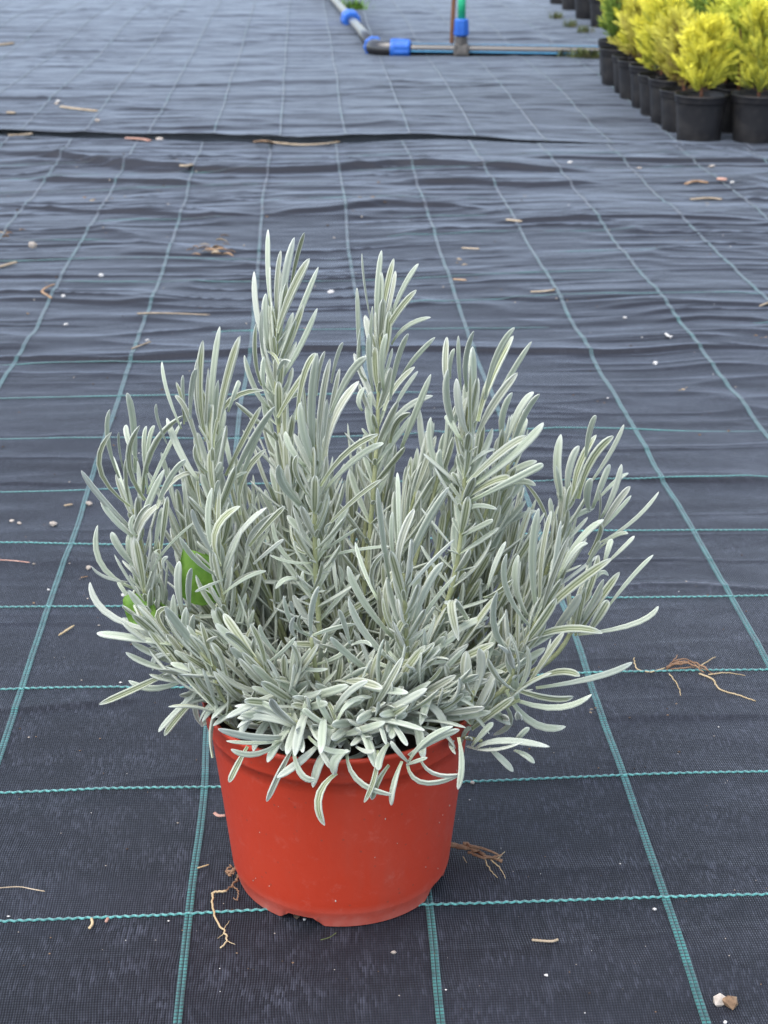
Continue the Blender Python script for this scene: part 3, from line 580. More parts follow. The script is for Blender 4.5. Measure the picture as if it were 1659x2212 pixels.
L('s6', 'X', (690,1090,600,760,640,435,74,'A'), (690,960,710,700,790,530,66,'A'), (740,980,780,700,930,440,66,'B'), (840,640,870,420,925,280,54,'A'), (780,960,880,640,1070,450,74,'B'), (860,860,1040,600,1155,355,44,'A'), (870,1060,850,920,890,795,74,'A'), (970,1120,1080,900,1135,680,56,'A'), (900,1040,980,830,1040,680,56,'A'), (960,1220,1080,1020,1205,860,66,'B'), (980,1200,1100,1070,1215,935,38,'A'), (950,1140,965,1000,950,885,24,'B'),
  (940,1330,1230,1150,1440,905,38,'A'), (930,980,1080,820,1190,750,36,'A'), (940,1380,1080,1260,1190,1245,36,'A'), (700,1140,800,1080,915,1035,48,'A'), (330,820,440,940,530,1130,36,'B'), (60,1260,280,1110,440,1060,46,'A'), (680,1100,690,960,725,850,40,'B'), (640,1240,630,1120,650,985,44,'A'), (640,1300,690,1160,700,1045,44,'B'), (620,980,640,900,600,690,30,'A'))
L('s10', 'X', (800,2040,930,1820,1120,1560,76,'B'), (860,2060,960,1900,1025,1790,84,'B'), (790,1990,900,1800,990,1620,48,'A'), (1000,1880,1200,1620,1395,1420,42,'A'), (760,2080,790,1900,840,1680,58,'B'), (560,2070,700,1900,800,1740,84,'A'), (780,2070,1250,1990,1435,1840,52,'A'), (1000,1500,1150,1360,1240,1265,38,'A'), (990,1500,1030,1360,1055,1290,56,'A'), (850,1500,920,1380,960,1310,48,'A'), (870,1420,960,1260,970,1165,48,'B'), (860,1700,960,1560,1030,1590,40,'A'))

def stem_pts(key):
    pl, d0 = STEMS[key]; n = len(pl); out = []
    for i, (x, y) in enumerate(pl):
        out.append(dp(x, y, PY + d0 * (1 - .75 * i / (n - 1))))
    # the foot goes down into the soil
    e = out[-1]; ex, ey = e[0] - PX, e[1] - PY; r = math.hypot(ex, ey); k = min(1, .045 / (r + 1e-6))
    out.append(np.array([PX + ex * k, PY + ey * k, .135]))
    return out
stem_obj = {}
for k in STEMS:
    P = smoothline(stem_pts(k), 22); R = np.linspace(.0015, .0034, 22)
    V, F = tube([p - LO for p in P], R, 6); stem_obj[k] = new_obj('stem', mesh('stem', V, F, STEM), lav)
LR = random.Random(3); FV, FF, FA = [], [], []
SIZE = sorted((math.hypot(t[6] - t[2], t[7] - t[3]) * t[8] * REG[t[1]][2] ** 2 for t in T), reverse=True)[299]     # the 300 largest leaves are parts of their own
for (st, reg, bx, by, mx, my, tx, ty, wz, face) in T:
    ox, oy, sc = REG[reg]; d0 = STEMS[st][1]
    j = LR.gauss(0, .010)
    B2 = (ox + bx * sc, oy + by * sc); M2 = (ox + mx * sc, oy + my * sc); T2 = (ox + tx * sc, oy + ty * sc)
    # depth of the stem near the leaf's foot
    pl = STEMS[st][0]; n = len(pl); i = min(range(n), key=lambda q: abs(pl[q][1] - B2[1]) + .5 * abs(pl[q][0] - B2[0]))
    db = d0 * (1 - .75 * i / (n - 1)) + j * .5
    hang = st in ('s17', 's18', 's9', 's19') and reg == 'P' and by > 340
    dt = db + LR.gauss(-.004, .022)
    if hang: db = min(db, -.113 - (.01 if by > 400 else 0)); dt = -.124 - LR.random() * .012
    dm = .5 * (db + dt) - .004
    B, Mi, Tp = dp(*B2, PY + db), dp(*M2, PY + dm), dp(*T2, PY + dt)
    ctl = Mi * 2 - .5 * (B + Tp); ctl = .75 * ctl + .25 * Mi
    C = lambda t, a=B, b=ctl, c=Tp: (1 - t) ** 2 * a + 2 * t * (1 - t) * b + t * t * c
    view = unit(np.array([0, 0, HC]) - Mi); tn = unit(Tp - B); sd = unit(np.cross(tn, view))
    roll = LR.gauss(0, .42); sd = unit(sd * math.cos(roll) + np.cross(tn, sd) * math.sin(roll))
    nrm = view if face == 'A' else -view
    hw = wz * sc * .5 * (np.linalg.norm(Mi - np.array([0, 0, HC])) / FPX) * .86 / max(.75, math.cos(roll))
    if math.hypot(tx - bx, ty - by) * wz * sc ** 2 < SIZE:
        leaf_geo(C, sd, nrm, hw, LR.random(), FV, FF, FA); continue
    V, F, A = [], [], []
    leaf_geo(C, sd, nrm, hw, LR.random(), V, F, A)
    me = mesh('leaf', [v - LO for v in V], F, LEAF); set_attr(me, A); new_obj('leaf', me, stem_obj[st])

# inner growth: short side shoots filling the bush behind the leading leaves
SV = MB()
def proc_leaf(B, axis, rad, ang, ln, hw, curl):
    d0 = unit(axis * math.cos(ang) + rad * math.sin(ang)); a2 = ang - curl
    d1 = unit(axis * math.cos(a2) + rad * math.sin(a2))
    p1 = B + d0 * ln * .5; p2 = p1 + d1 * ln * .5
    C = lambda t: (1 - t) ** 2 * B + 2 * t * (1 - t) * p1 + t * t * p2
    for q in range(21):        # never through the pot wall
        c = C(q / 20); rr = math.hypot(c[0] - PX, c[1] - PY)
        if c[2] < .1745 and .1045 < rr < .1165: return
        if c[2] < .150 and rr < .1165 or c[2] < .152: return
        if c[2] < .21 and rr > .165: return
    sd = unit(np.cross(axis, rad)); r = LR.gauss(0, .3); sd = unit(sd * math.cos(r) + rad * math.sin(r))
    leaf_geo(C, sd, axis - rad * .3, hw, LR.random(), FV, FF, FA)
for key in ('s1', 's2', 's3', 's4', 's5', 's6', 's7', 's8', 's9', 's10', 's11', 's12', 's13', 's15'):
    P = smoothline(stem_pts(key), 60); acc = 0; az = LR.uniform(0, 3); nd = 0; tot = sum(np.linalg.norm(P[i + 1] - P[i]) for i in range(59)); run = 0
    for i in range(1, 59):
        st_ = np.linalg.norm(P[i] - P[i - 1]); acc += st_; run += st_
        if acc < .0095: continue
        acc = 0; nd += 1
        if run > tot * .86: break
        axis = unit(P[i - 1] - P[i + 1]); u0 = unit(np.cross(axis, np.array([.2, .9, .3]))); u1 = np.cross(axis, u0); az += math.pi / 2 + LR.gauss(0, .2)
        for q in range(4):
            a = az + q * math.pi + (0 if q < 2 else LR.uniform(.5, 1.1)); rad = unit(u0 * math.cos(a) + u1 * math.sin(a)); small = q > 1
            ang = min(1.25, .22 + .055 * nd) + LR.gauss(0, .13); ln = LR.uniform(.012, .022) if small else LR.uniform(.034, .056)
            proc_leaf(P[i], axis, rad, ang + (.25 if small else 0), ln, LR.uniform(.0016, .0022) if small else LR.uniform(.0027, .0036), LR.uniform(-.1, .6))
fill = []
tries = 0
hi = []
while len(fill) < 76 and tries < 40000:
    tries += 1
    x = LR.uniform(300, 1250); y = LR.uniform(1250, 1590); d = LR.uniform(-.080, .08)
    if ((x - 790) / 455) ** 2 + ((y - 1340) / 400) ** 2 > .92 * (1 - (d / .19) ** 2): continue
    if y > 1560 and (x < 500 or x > 1040): continue
    if y < 1400 and d < .0 + (1400 - y) * .0003: continue
    p = dp(x, y, PY + d)
    if p[2] < .168 or any(np.linalg.norm(p - q) < .022 for q in fill): continue
    fill.append(p)
tries = 0
while len(hi) < 66 and tries < 40000:     # upright shoots standing behind the leading ones
    tries += 1
    x = LR.uniform(330, 1230); y = LR.uniform(880, 1300); d = LR.uniform(.02, .125)
    top = np.interp(x, [300, 380, 480, 600, 720, 830, 930, 1010, 1080, 1150, 1220, 1260], [1240, 1080, 960, 900, 960, 880, 960, 900, 960, 1120, 1180, 1260])
    if y < top + 40: continue
    p = dp(x, y, PY + d)
    if any(np.linalg.norm(p - q) < .020 for q in hi): continue
    hi.append(p)
for q in range(44):        # skirts that lean out over the rim
    a = LR.uniform(-math.pi - .25, .25) if q > 5 else LR.uniform(0, math.pi); rr = LR.uniform(.070, .098)
    fill.append(np.array([PX + rr * math.cos(a), PY + rr * math.sin(a), LR.uniform(.184, .222)]))
for q in range(70):        # long leaves that spill over the front of the rim
    a = math.radians(LR.uniform(-178, -2)); o_ = np.array([math.cos(a), math.sin(a), 0]); b = np.array([PX, PY, 0]) + o_ * LR.uniform(.082, .100); b[2] = LR.uniform(.180, .206)
    a2 = a + LR.gauss(0, .5); o2 = np.array([math.cos(a2), math.sin(a2), 0]); ln = LR.uniform(.034, .055)
    if LR.random() < .5: proc_leaf(b, unit(o2 + np.array([0, 0, .35])), np.array([0, 0, -1.]), LR.uniform(-.1, .3), ln * 1.15, LR.uniform(.003, .0038), LR.uniform(-1.3, -.4))
    else: proc_leaf(b, unit(o2 + np.array([0, 0, .5])), unit(np.array([-o2[1], o2[0], .3]) * LR.choice([-1, 1])), LR.uniform(.1, .7), ln, LR.uniform(.003, .0038), LR.uniform(-.4, .5))
for p in fill + hi:
    up_ = any(p is q for q in hi)
    b = np.array([PX + (p[0] - PX) * .3, PY + (p[1] - PY) * .3, .14])
    out = unit(np.array([p[0] - PX, p[1] - PY, .0]) + 1e-6)
    low = max(0, min(1, (.30 - p[2]) / .12)); axis = unit(np.array([0, 0, 1.]) * (LR.uniform(.8, 1.3) - .3 * low) + out * (LR.uniform(.25, .75) + .25 * low) + np.array([LR.gauss(0, .4), LR.gauss(0, .3), 0]) * (1 if p[2] < .32 else .3))
    if up_: axis = unit(np.array([0, 0, 1.]) + out * .22 + np.array([LR.gauss(0, .08), LR.gauss(0, .08), 0]))
    P = bez(b, p - axis * .05, p, 10)
    SV.add(*tube([q - LO for q in P], np.linspace(.0026, .0013, 10), 5))
    az = LR.uniform(0, 6.28); u0 = unit(np.cross(axis, np.array([.3, .9, .1]))); u1 = np.cross(axis, u0)
    for nd in range(7 if up_ else 5):
        B = p - axis * (.004 + (.0125 if up_ else .015) * nd)
        az += math.pi / 2 + LR.gauss(0, .25)
        for s in (0, math.pi):
            a = az + s + LR.gauss(0, .2); rad = unit(u0 * math.cos(a) + u1 * math.sin(a))
            if up_: ang = .10 + .085 * nd + LR.gauss(0, .1); ln = LR.uniform(.042, .068)
            else: ang = .22 + .21 * nd + LR.gauss(0, .25); ln = LR.uniform(.042, .072)
            proc_leaf(B, axis, rad, ang, ln, (.0030 if up_ else .0032) * LR.uniform(.75, 1.15), LR.uniform(-.3, 1.0) if not up_ else LR.uniform(-.1, .4))
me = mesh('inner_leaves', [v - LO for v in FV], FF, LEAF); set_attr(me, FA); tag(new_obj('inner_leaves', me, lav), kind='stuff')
SV.build('inner_stems', STEM, lav)['kind'] = 'stuff'

# roots that grow out of the drain holes
def rootobj(name, lines, m, parent=None, off=LO):
    mb = MB()
    for pl, r0, r1 in lines:
        P = smoothline(pl, max(8, 5 * len(pl))); n = len(P)
        P = [p + np.array([LR.gauss(0, r0 * .5), LR.gauss(0, r0 * .5), 0]) if 0 < i < n - 1 else p for i, p in enumerate(P)]
        mb.add(*tube([p - off for p in P], np.linspace(r0, r1, n), 6))
    return mb.build(name, m, parent)
def G(x, y, dz=.0015): return ground(x, y) + np.array([0, 0, dz])
rootobj('root', [([G(525, 1868, .006), G(505, 1892, .006), G(488, 1896, .004), G(497, 1883, .007)], .0022, .0008), ([G(520, 1880, .005), G(512, 1908, .004), G(488, 1931, .003)], .0013, .0008), ([G(500, 1918, .003), G(514, 1930, .002), G(512, 1948, .002), G(505, 1945, .003)], .0008, .0004), ([G(505, 1889, .006), G(496, 1902, .005), G(507, 1897, .006)], .0014, .0006)], ROOT, lav)
rootobj('root', [([G(490, 1931, .003), G(462, 1935, .003), G(460, 1948, .003), G(466, 1990, .002), G(484, 2015, .002), G(490, 2034, .002), G(476, 2052, .002)], .0011, .0007), ([G(485, 2020), G(470, 2030)], .0004, .0002), ([G(490, 2036), G(508, 2044)], .0004, .0002), ([G(482, 2012), G(496, 1992)], .0004, .0002)], PALEROOT, lav)
rootobj('root', [([G(965, 1840, .008), G(1000, 1846, .008), G(1040, 1856, .006), G(1072, 1866, .004), G(1085, 1868, .004)], .0026, .0012), ([G(1000, 1843, .010), G(1035, 1851, .010), G(1078, 1861, .006)], .0018, .0008), ([G(1010, 1852, .005), G(1050, 1866, .006), G(1085, 1862, .008)], .0015, .0006)], ROOT, lav)
rootobj('root', [([G(1045, 1862, .004), G(1060, 1885, .002), G(1075, 1900, .002)], .0006, .0003), ([G(1060, 1866, .004), G(1080, 1880, .002), G(1092, 1902, .002)], .0007, .0003), ([G(1000, 1856, .003), G(1008, 1868, .002)], .0004, .0002), ([G(1075, 1866, .005), G(1090, 1852, .006)], .0005, .0003)], PALEROOT, lav)

# green weed growing in the same pot
def broad_leaf(B, Tp, wid, up, fold=.25, n=10, droop=.0):
    B = np.array(B); Tp = np.array(Tp); t = unit(Tp - B); sd = unit(np.cross(t, up)); nn = np.cross(sd, t); Ln = np.linalg.norm(Tp - B); V = []; F = []
    for th in (0, -.0007):
        for i in range(n):
            u = i / (n - 1); wv = wid * (math.sin(math.pi * min(1, u ** .8)) ** .8) + .0003
            c = B + t * Ln * u + nn * (math.sin(math.pi * u) * Ln * .08 - droop * u * u) + nn * th
            for k in (-1, -.5, 0, .5, 1): V.append(c + sd * wv * k * (1 + .06 * math.sin(9 * u + 3 * k)) + nn * abs(k) * wv * fold)
    m = 5
    for s in (0, 1):
        o = s * n * m
        for i in range(n - 1):
            for k in range(4):
                q = (o + i * m + k, o + i * m + k + 1, o + (i + 1) * m + k + 1, o + (i + 1) * m + k); F.append(q if s else q[::-1])
    for i in range(n - 1):
        for k in (0, 4): F.append((i * m + k, (i + 1) * m + k, n * m + (i + 1) * m + k, n * m + i * m + k))
    return V, F
weed = empty('green_weed', (PX - .06, PY + .02, .148)); WO = np.array([PX - .06, PY + .02, .148])
tag(weed, 'bright green broad leaved weed half hidden behind the left lavender shoots', 'weed')
vw = unit(np.array([0, -1., .55]))
for (b, tpx, wd, d) in [((470, 1300), (396, 1185), .020, -.005), ((325, 1290), (280, 1345), .015, -.01), ((460, 1290), (445, 1195), .013, .01)]:
    V, F = broad_leaf(dp(*b, PY + d), dp(*tpx, PY + d - .005), wd, vw); new_obj('leaf', mesh('leaf', [v - WO for v in V], F, GREENLEAF), weed)
for b in ((470, 1300), (325, 1290), (460, 1290)):
    P = smoothline([WO, .5 * (WO + dp(*b, PY)) + np.array([0, 0, .012]), dp(*b, PY)], 8)
    new_obj('stalk', mesh('stalk', *tube([p - WO for p in P], .0013, 6), GREENLEAF), weed)

# ------------------------------------------------------------------ potted conifers at the back
def black_pot_mesh():
    prof = [(.0, .004), (.064, .004), (.066, 0), (.0675, .003), (.071, .05), (.0765, .112), (.0772, .116), (.0805, .118), (.0815, .124), (.082, .136), (.0835, .138), (.0838, .141), (.082, .1425), (.080, .141), (.078, .12), (.0765, .11)]
    V, F = lathe(prof, 40); return mesh('pot', V, F, BLACKPOT)
BPM = black_pot_mesh()
def soil_mesh():
    V = [(0, 0, .126)]; F = []; n = 20
    for i in range(1, 5):
        for k in range(n):
            a = 2 * math.pi * k / n; r = .078 * i / 4; V.append((r * math.cos(a), r * math.sin(a), .124 + .004 * random.uniform(-1, 1)))
    for k in range(n): F.append((0, 1 + k, 1 + (k + 1) % n))
    for i in range(3):
        for k in range(n): F.append((1 + i * n + k, 1 + (i + 1) * n + k, 1 + (i + 1) * n + (k + 1) % n, 1 + i * n + (k + 1) % n))
    return mesh('soil', V, F, SOIL)
SOM = soil_mesh()
def conifer_meshes(seed, hgt, rad, m, dens=1.0, bare=.12):
    R = random.Random(seed); z0 = .12; tv = MB(); FV2, FF2, FA2 = [], [], []
    top = np.array([R.gauss(0, .01), R.gauss(0, .01), z0 + hgt])
    tr = smoothline([np.array([0, 0, z0]), np.array([R.gauss(0, .006), R.gauss(0, .006), z0 + hgt * .5]), top], 10)
    tv.add(*tube(tr, np.linspace(.0055, .0012, 10), 6))
    def blade(p, d, nn, ln, wd, val):
        k = len(FV2); sd = unit(np.cross(d, nn))
        up_ = np.cross(sd, d)
        FV2.extend([p, p + d * ln * .5 + sd * wd, p + d * ln, p + d * ln * .5 - sd * wd, p + d * ln * .45 + up_ * wd * .7]); FA2.extend([(max(0, min(1, val + (q - .5) * .2)), R.random(), 0, 1) for q in (.2, .5, 1, .5, .6)])
        FF2.extend([(k, k + 1, k + 4), (k + 1, k + 2, k + 4), (k + 2, k + 3, k + 4), (k + 3, k, k + 4)])
    nb = int(44 * dens)
    for b in range(nb):
        u = bare + (1 - bare) * (b + R.random()) / nb
        i = min(9, int(u * 9)); P0 = tr[i] * (1 - (u * 9 - i)) + tr[min(9, i + 1)] * (u * 9 - i)
        az = b * 2.4 + R.gauss(0, .4)
        env = rad * (math.sin(math.pi * min(1, (u * .80 + .17))) ** .75) * R.uniform(.35, 1.3)
        rd = np.array([math.cos(az), math.sin(az), 0]); d = unit(rd * R.uniform(.6, 1) + np.array([0, 0, R.uniform(.5, 1.2)]))
        P3 = P0 + d * env * 1.15; br = bez(P0, P0 + rd * env * .6, P3, 6)
        tv.add(*tube(br, np.linspace(.0013, .0005, 6), 4, caps=False))
        for q in range(int(13 * dens)):
            t = R.uniform(.25, 1.0); k = min(4, int(t * 5)); c = br[k] * (1 - (t * 5 - k)) + br[min(5, k + 1)] * (t * 5 - k)
            fd = unit(d + np.array([R.gauss(0, .45), R.gauss(0, .45), R.gauss(.25, .35)])); nn = unit(np.array([R.gauss(0, 1), R.gauss(0, 1), R.gauss(0, .6)]))
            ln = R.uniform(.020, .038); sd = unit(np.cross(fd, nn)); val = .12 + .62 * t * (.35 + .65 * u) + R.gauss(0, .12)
            for s in range(5):
                cc = c + fd * ln * s * .28
                for sg in (-1, 1): blade(cc, unit(fd + sd * sg * .75), nn, ln * .5 * (1 - s * .1), .0030, val + .05 * s)
            blade(c + fd * ln * 1.1, fd, nn, ln * .6, .0030, val + .25)
    for q in range(4):
        blade(top - np.array([0, 0, .01 * q]), unit(np.array([R.gauss(0, .3), R.gauss(0, .3), 1])), np.array([1., 0, 0]), .025, .002, 1)
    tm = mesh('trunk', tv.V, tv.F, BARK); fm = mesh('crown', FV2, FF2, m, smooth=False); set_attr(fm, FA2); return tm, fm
VAR = {'gold': conifer_meshes(1, .215, .075, GOLD, 1.15, .12), 'gold2': conifer_meshes(2, .25, .085, GOLD, 1.15, .08), 'lime': conifer_meshes(3, .27, .09, LIME, 1.1, .1),
       'lime2': conifer_meshes(4, .30, .09, LIME, 1.1, .12), 'green': conifer_meshes(5, .29, .095, GREEN, 1.1, .08), 'dry': conifer_meshes(6, .2, .08, DRYF, .8, .1)}
def potted(x, y, kind, rz, sc, label, group):
    g = ground(x, y); e = empty('potted_conifer', (g[0], g[1], g[2] - .003)); e.rotation_euler = (0, 0, rz); e.scale = (sc, sc, sc)
    new_obj('pot', BPM, e); new_obj('soil', SOM, e)
    if kind:
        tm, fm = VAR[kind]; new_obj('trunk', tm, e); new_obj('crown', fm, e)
    return tag(e, label, 'potted plant', group)
KR = random.Random(5)
def row(y, xs_, kinds, rname, group):
    for i, (x, k) in enumerate(zip(xs_, kinds)):
        col = {'gold': 'golden yellow', 'gold2': 'golden yellow', 'lime': 'lime green', 'lime2': 'lime green', 'green': 'dark green', 'dry': 'browning'}[k]
        nth = ['leftmost', 'second from left', 'third from left', 'fourth from left', 'fifth from left', 'sixth from left'][i]
        potted(x, y + KR.uniform(-1.5, 1.5), k, KR.uniform(0, 6.28), KR.uniform(.90, 1.0), f'{col} conifer in black pot, {nth}, {rname}', group)
GRP = 'potted conifers in the dense block at top right'
row(301, [1509, 1631, 1756], ['gold', 'gold2', 'gold'], 'front row of block', GRP)
row(281, [1472, 1589, 1704], ['dry', 'lime', 'gold2'], 'second row of block', GRP)
row(262, [1450, 1561, 1670], ['dry', 'lime2', 'lime'], 'third row of block', GRP)
row(245, [1424, 1531, 1638], ['gold2', 'green', 'lime'], 'fourth row of block', GRP)
row(229, [1406, 1509, 1612, 1714], ['gold2', 'lime', 'lime2', 'gold'], 'fifth row of block', GRP)
row(213, [1378, 1477, 1576, 1675], ['dry', 'green', 'lime', 'lime2'], 'sixth row of block', GRP)
row(197, [1364, 1459, 1554, 1648], ['gold2', 'lime2', 'green', 'lime'], 'seventh row of block', GRP)
row(181, [1337, 1429, 1520, 1611], ['green', 'lime', 'lime2', 'gold2'], 'eighth row of block', GRP)
row(165, [1333, 1420, 1507, 1594], ['lime', 'green', 'lime', 'lime2'], 'ninth row of block', GRP)
row(149, [1378, 1462, 1546, 1630], ['lime2', 'lime', 'green', 'lime'], 'tenth row of block', GRP)
row(132, [1388, 1470, 1550, 1630], ['lime', 'lime2', 'lime', 'green'], 'eleventh row of block', GRP)
G2 = 'black pots running back beyond the block'
for i, (x, y) in enumerate([(1306, 56), (1272, 38), (1241, 22), (1214, 8), (1376, 54), (1340, 36)]):
    nth = ['nearest in the left file', 'second in the left file', 'third in the left file', 'fourth in the left file', 'nearest in the right file', 'second in the right file'][i]
    potted(x, y, ['green', 'lime', 'green', 'lime2', 'lime', 'green'][i], i, 1.0, f'black pot beyond the pipe end at the top edge, {nth}', G2)

# ------------------------------------------------------------------ irrigation pipe
r = .0245
el = ground(815, 108); z = el[2] + r + .003
def PZ(x, y, zz=None): return gp(x, y, z if zz is None else zz)
pe = PZ(812, 106); pr = PZ(1330, 114); pl_ = PZ(757, 42); pl2 = PZ(812 - 55 * 3, 106 - 64 * 3)
pipe = empty('irrigation_pipe', tuple(pe * [1, 1, 0] + np.array([0, 0, el[2]]))); PO = np.array(pipe.location)
tag(pipe, 'black water pipe with blue fittings and elbow lying across the far mat', 'pipe')
def cyl(name, a, b, ra, m, n=24, rb=None, ribs=0, parent=pipe, extra=None):
    a = np.array(a); b = np.array(b); d = b - a; Ln = np.linalg.norm(d); N_ = 12
    P = [a + d * i / (N_ - 1) for i in range(N_)]; R = [ra + ((rb or ra) - ra) * i / (N_ - 1) for i in range(N_)]
    if ribs: R[0] *= .9; R[-1] *= .9
    V, F = tube([p - PO for p in P], R, n)
    if ribs:
        V = [np.array(v) for v in V]
        for i in range(N_):
            c = P[i] - PO
            for k in range(n): V[i * n + k] = c + (V[i * n + k] - c) * (1 + (.07 if (k * ribs // n) % 2 else 0) * (0 < i < N_ - 1))
    return new_obj(name, mesh(name, V, F, m, smooth=not ribs), parent)
du = unit(pr - pe); dl = unit(pl2 - pe)
cyl('pipe_length', pe + du * .09, pr, r, PIPE, 28); cyl('pipe_length', pe + dl * .06, pl2, r, PIPE, 28)
for a, b in ((pe + du * .13, pr),):      # coloured stripes along the pipe
    for ang in (1.3, 3.3, -.4):
        d = unit(b - a); sdv = unit(np.cross(d, [0, 0, 1])); off = (sdv * -math.cos(ang) + np.array([0, 0, 1]) * math.sin(ang)) * (r - .0012)
        cyl('stripe', a + off, b + off, .0036, PSTRIPE, 6)
arc = [pe + dl * .085, pe + dl * .05, pe + (du + dl) * .018, pe + du * .05, pe + du * .085]
V, F = tube([p - PO for p in smoothline(arc, 16)], .037, 20); new_obj('elbow', mesh('elbow', V, F, PIPE), pipe)
cyl('compression_nut', pe + du * .075, pe + du * .15, .043, BLUE, 36, .039, 18); cyl('nut_collar', pe + du * .066, pe + du * .082, .045, BLUE, 28)
cyl('compression_nut', pe + dl * .075, pe + dl * .11, .042, BLUE, 36, .042, 18)
cc = pl_ ; cyl('coupling', cc - dl * .09, cc + dl * .09, .044, BLUE, 36, .044, 18); cyl('coupling_collar', cc - dl * .025, cc + dl * .025, .048, BLUE, 28)
# saddle tee and riser
tp = PZ(996, 110); up = np.array([0, 0, 1.])
cyl('saddle_clamp', tp - du * .03, tp + du * .03, .033, GREYF, 20, None, 10); cyl('saddle_boss', tp - up * .02, tp + up * .062, .027, GREYF, 20, .024, 10)
cyl('clamp_bolt', tp + du * .026 - up * .03 - SY * .03, tp + du * .026 + up * .028 - SY * .03, .005, GREYF, 8); cyl('clamp_bolt', tp - du * .026 - up * .03 - SY * .03, tp - du * .026 + up * .028 - SY * .03, .005, GREYF, 8)
cyl('riser_nut', tp + up * .062, tp + up * .132, .032, BLUE, 36, .028, 16); cyl('riser_pipe', tp + up * .13, tp + up * .95, .0165, GREENP, 20)
sp = ground(975, 99); stk = empty('wooden_stake', tuple(sp)); tag(stk, 'thin brown wooden stake standing beside the green riser pipe', 'stake')
P = [np.array([0, 0, -.03]), np.array([.004, 0, .1]), np.array([.014, .004, .35]), np.array([.04, .01, .9])]
V, F = tube(P, [.010, .0105, .0105, .010], 6); new_obj('shaft', mesh('shaft', V, F, WOOD, False), stk)

# ------------------------------------------------------------------ weeds and litter at the back
def tuft(name, x, y, n, h, sp_, m, label, seed):
    R = random.Random(seed); g = ground(x, y); mb = MB()
    for i in range(n):
        a = R.uniform(0, 6.28); q = np.array([R.gauss(0, sp_), R.gauss(0, sp_ * .5), 0]); d = np.array([math.cos(a), math.sin(a), 0]); hh = h * R.uniform(.4, 1.1)
        p0 = q; p1 = q + np.array([0, 0, hh * .7]) + d * hh * .2; p2 = q + np.array([0, 0, hh]) + d * hh * R.uniform(.4, .9); sd = np.cross(d, [0, 0, 1]) * hh * .07
        B = bez(p0, p1, p2, 4); V = []
        for j, p in enumerate(B): wv = (1, .9, .6, .05)[j]; V += [p - sd * wv, p + sd * wv]
        mb.add(V, [(2 * j, 2 * j + 1, 2 * j + 3, 2 * j + 2) for j in range(3)])
    return tag(mb.build(name, m, None, tuple(g), smooth=False), label, 'weed')
tuft('grass_tuft', 766, 20, 130, .055, .035, GREENLEAF, 'small bright green grass tuft growing beside the blue coupling', 1)
tuft('weed_tuft', 1065, 118, 60, .022, .04, simple('pale_moss', [(.22, .24, .10), (.32, .31, .16)], 40, .9), 'low yellowish moss clump in front of the horizontal pipe', 2)
for i, (x, y) in enumerate([(1165, 121), (1195, 121), (1225, 123), (1255, 124), (1283, 126)]):
    tuft('weed_tuft', x, y, 120, .04, .022, MOSS, f'dull green and brown weed clump along the pipe, {["first", "second", "third", "fourth", "last"][i]} counting toward the pots', 10 + i)
for i, (x, y) in enumerate([(1200, 40), (1232, 58), (1262, 70)]):
    tuft('weed_tuft', x, y, 80, .035, .016, MOSS, f'sparse weed patch left of the far pots, {["farthest", "middle", "nearest"][i]} of three', 20 + i)
tuft('weed_tuft', 1425, 262, 50, .022, .007, MOSS, 'small brownish weed patch at the foot of the left pot file', 31)
tuft('weed_tuft', 1270, 118, 14, .018, .02, simple('orange_leaf', [(.55, .17, .07), (.6, .25, .12)], 40, .8), 'orange fallen leaf bits at the end of the pipe', 32)

# ------------------------------------------------------------------ litter on the mat
def pebble(x, y, wpx, m, label, cat='pebble', name='pebble', flat=.65, seed=0, group=None, asp=1.0):
    g = ground(x, y); k = np.linalg.norm(g - np.array([0, 0, HC])) / FPX; rr = wpx * k / 2
    bm = bmesh.new(); bmesh.ops.create_icosphere(bm, subdivisions=1 if wpx > 9 else 2, radius=1); R = random.Random(seed + int(x * 7 + y))
    ph = [R.uniform(0, 6) for _ in range(6)]
    for v in bm.verts:
        c = v.co; s = 1 + .16 * math.sin(2.3 * c.x + ph[0]) * math.cos(2.1 * c.y + ph[1]) + .12 * math.sin(3.7 * c.z + ph[2] + 2 * c.x) + R.gauss(0, .085)
        v.co = Vector((c.x * s * rr * asp, c.y * s * rr, c.z * s * rr * flat))
    me = bpy.data.meshes.new(name); bm.to_mesh(me); bm.free(); me.materials.append(m)
    o = new_obj(name, me, None, (g[0], g[1], g[2] + rr * flat * .75)); o.rotation_euler = (R.gauss(0, .15), R.gauss(0, .15), R.uniform(0, 3))
    return tag(o, label, cat, group)
def stick(pts, r0, m, label, cat='stalk', name='dry_stalk', r1=None, flat=.45, dz=.002, n=7):
    P = [ground(x, y) + np.array([0, 0, dz + r0 * flat]) for x, y in pts]; g = P[0].copy(); g[2] -= dz
    Q = smoothline(P, 6 * len(P)) if len(P) > 2 else [P[0] + (P[1] - P[0]) * i / 7 for i in range(8)]
    N_ = len(Q); R = [((r0 + ((r1 or r0) - r0) * i / (N_ - 1)) * (.35 if i in (0, N_ - 1) else 1)) * (1 + .15 * math.sin(i * 2.1)) for i in range(N_)]
    return tag(MB().add(*tube([q - g for q in Q], R, n, flat=flat)).build(name, m, None, tuple(g)), label, cat)
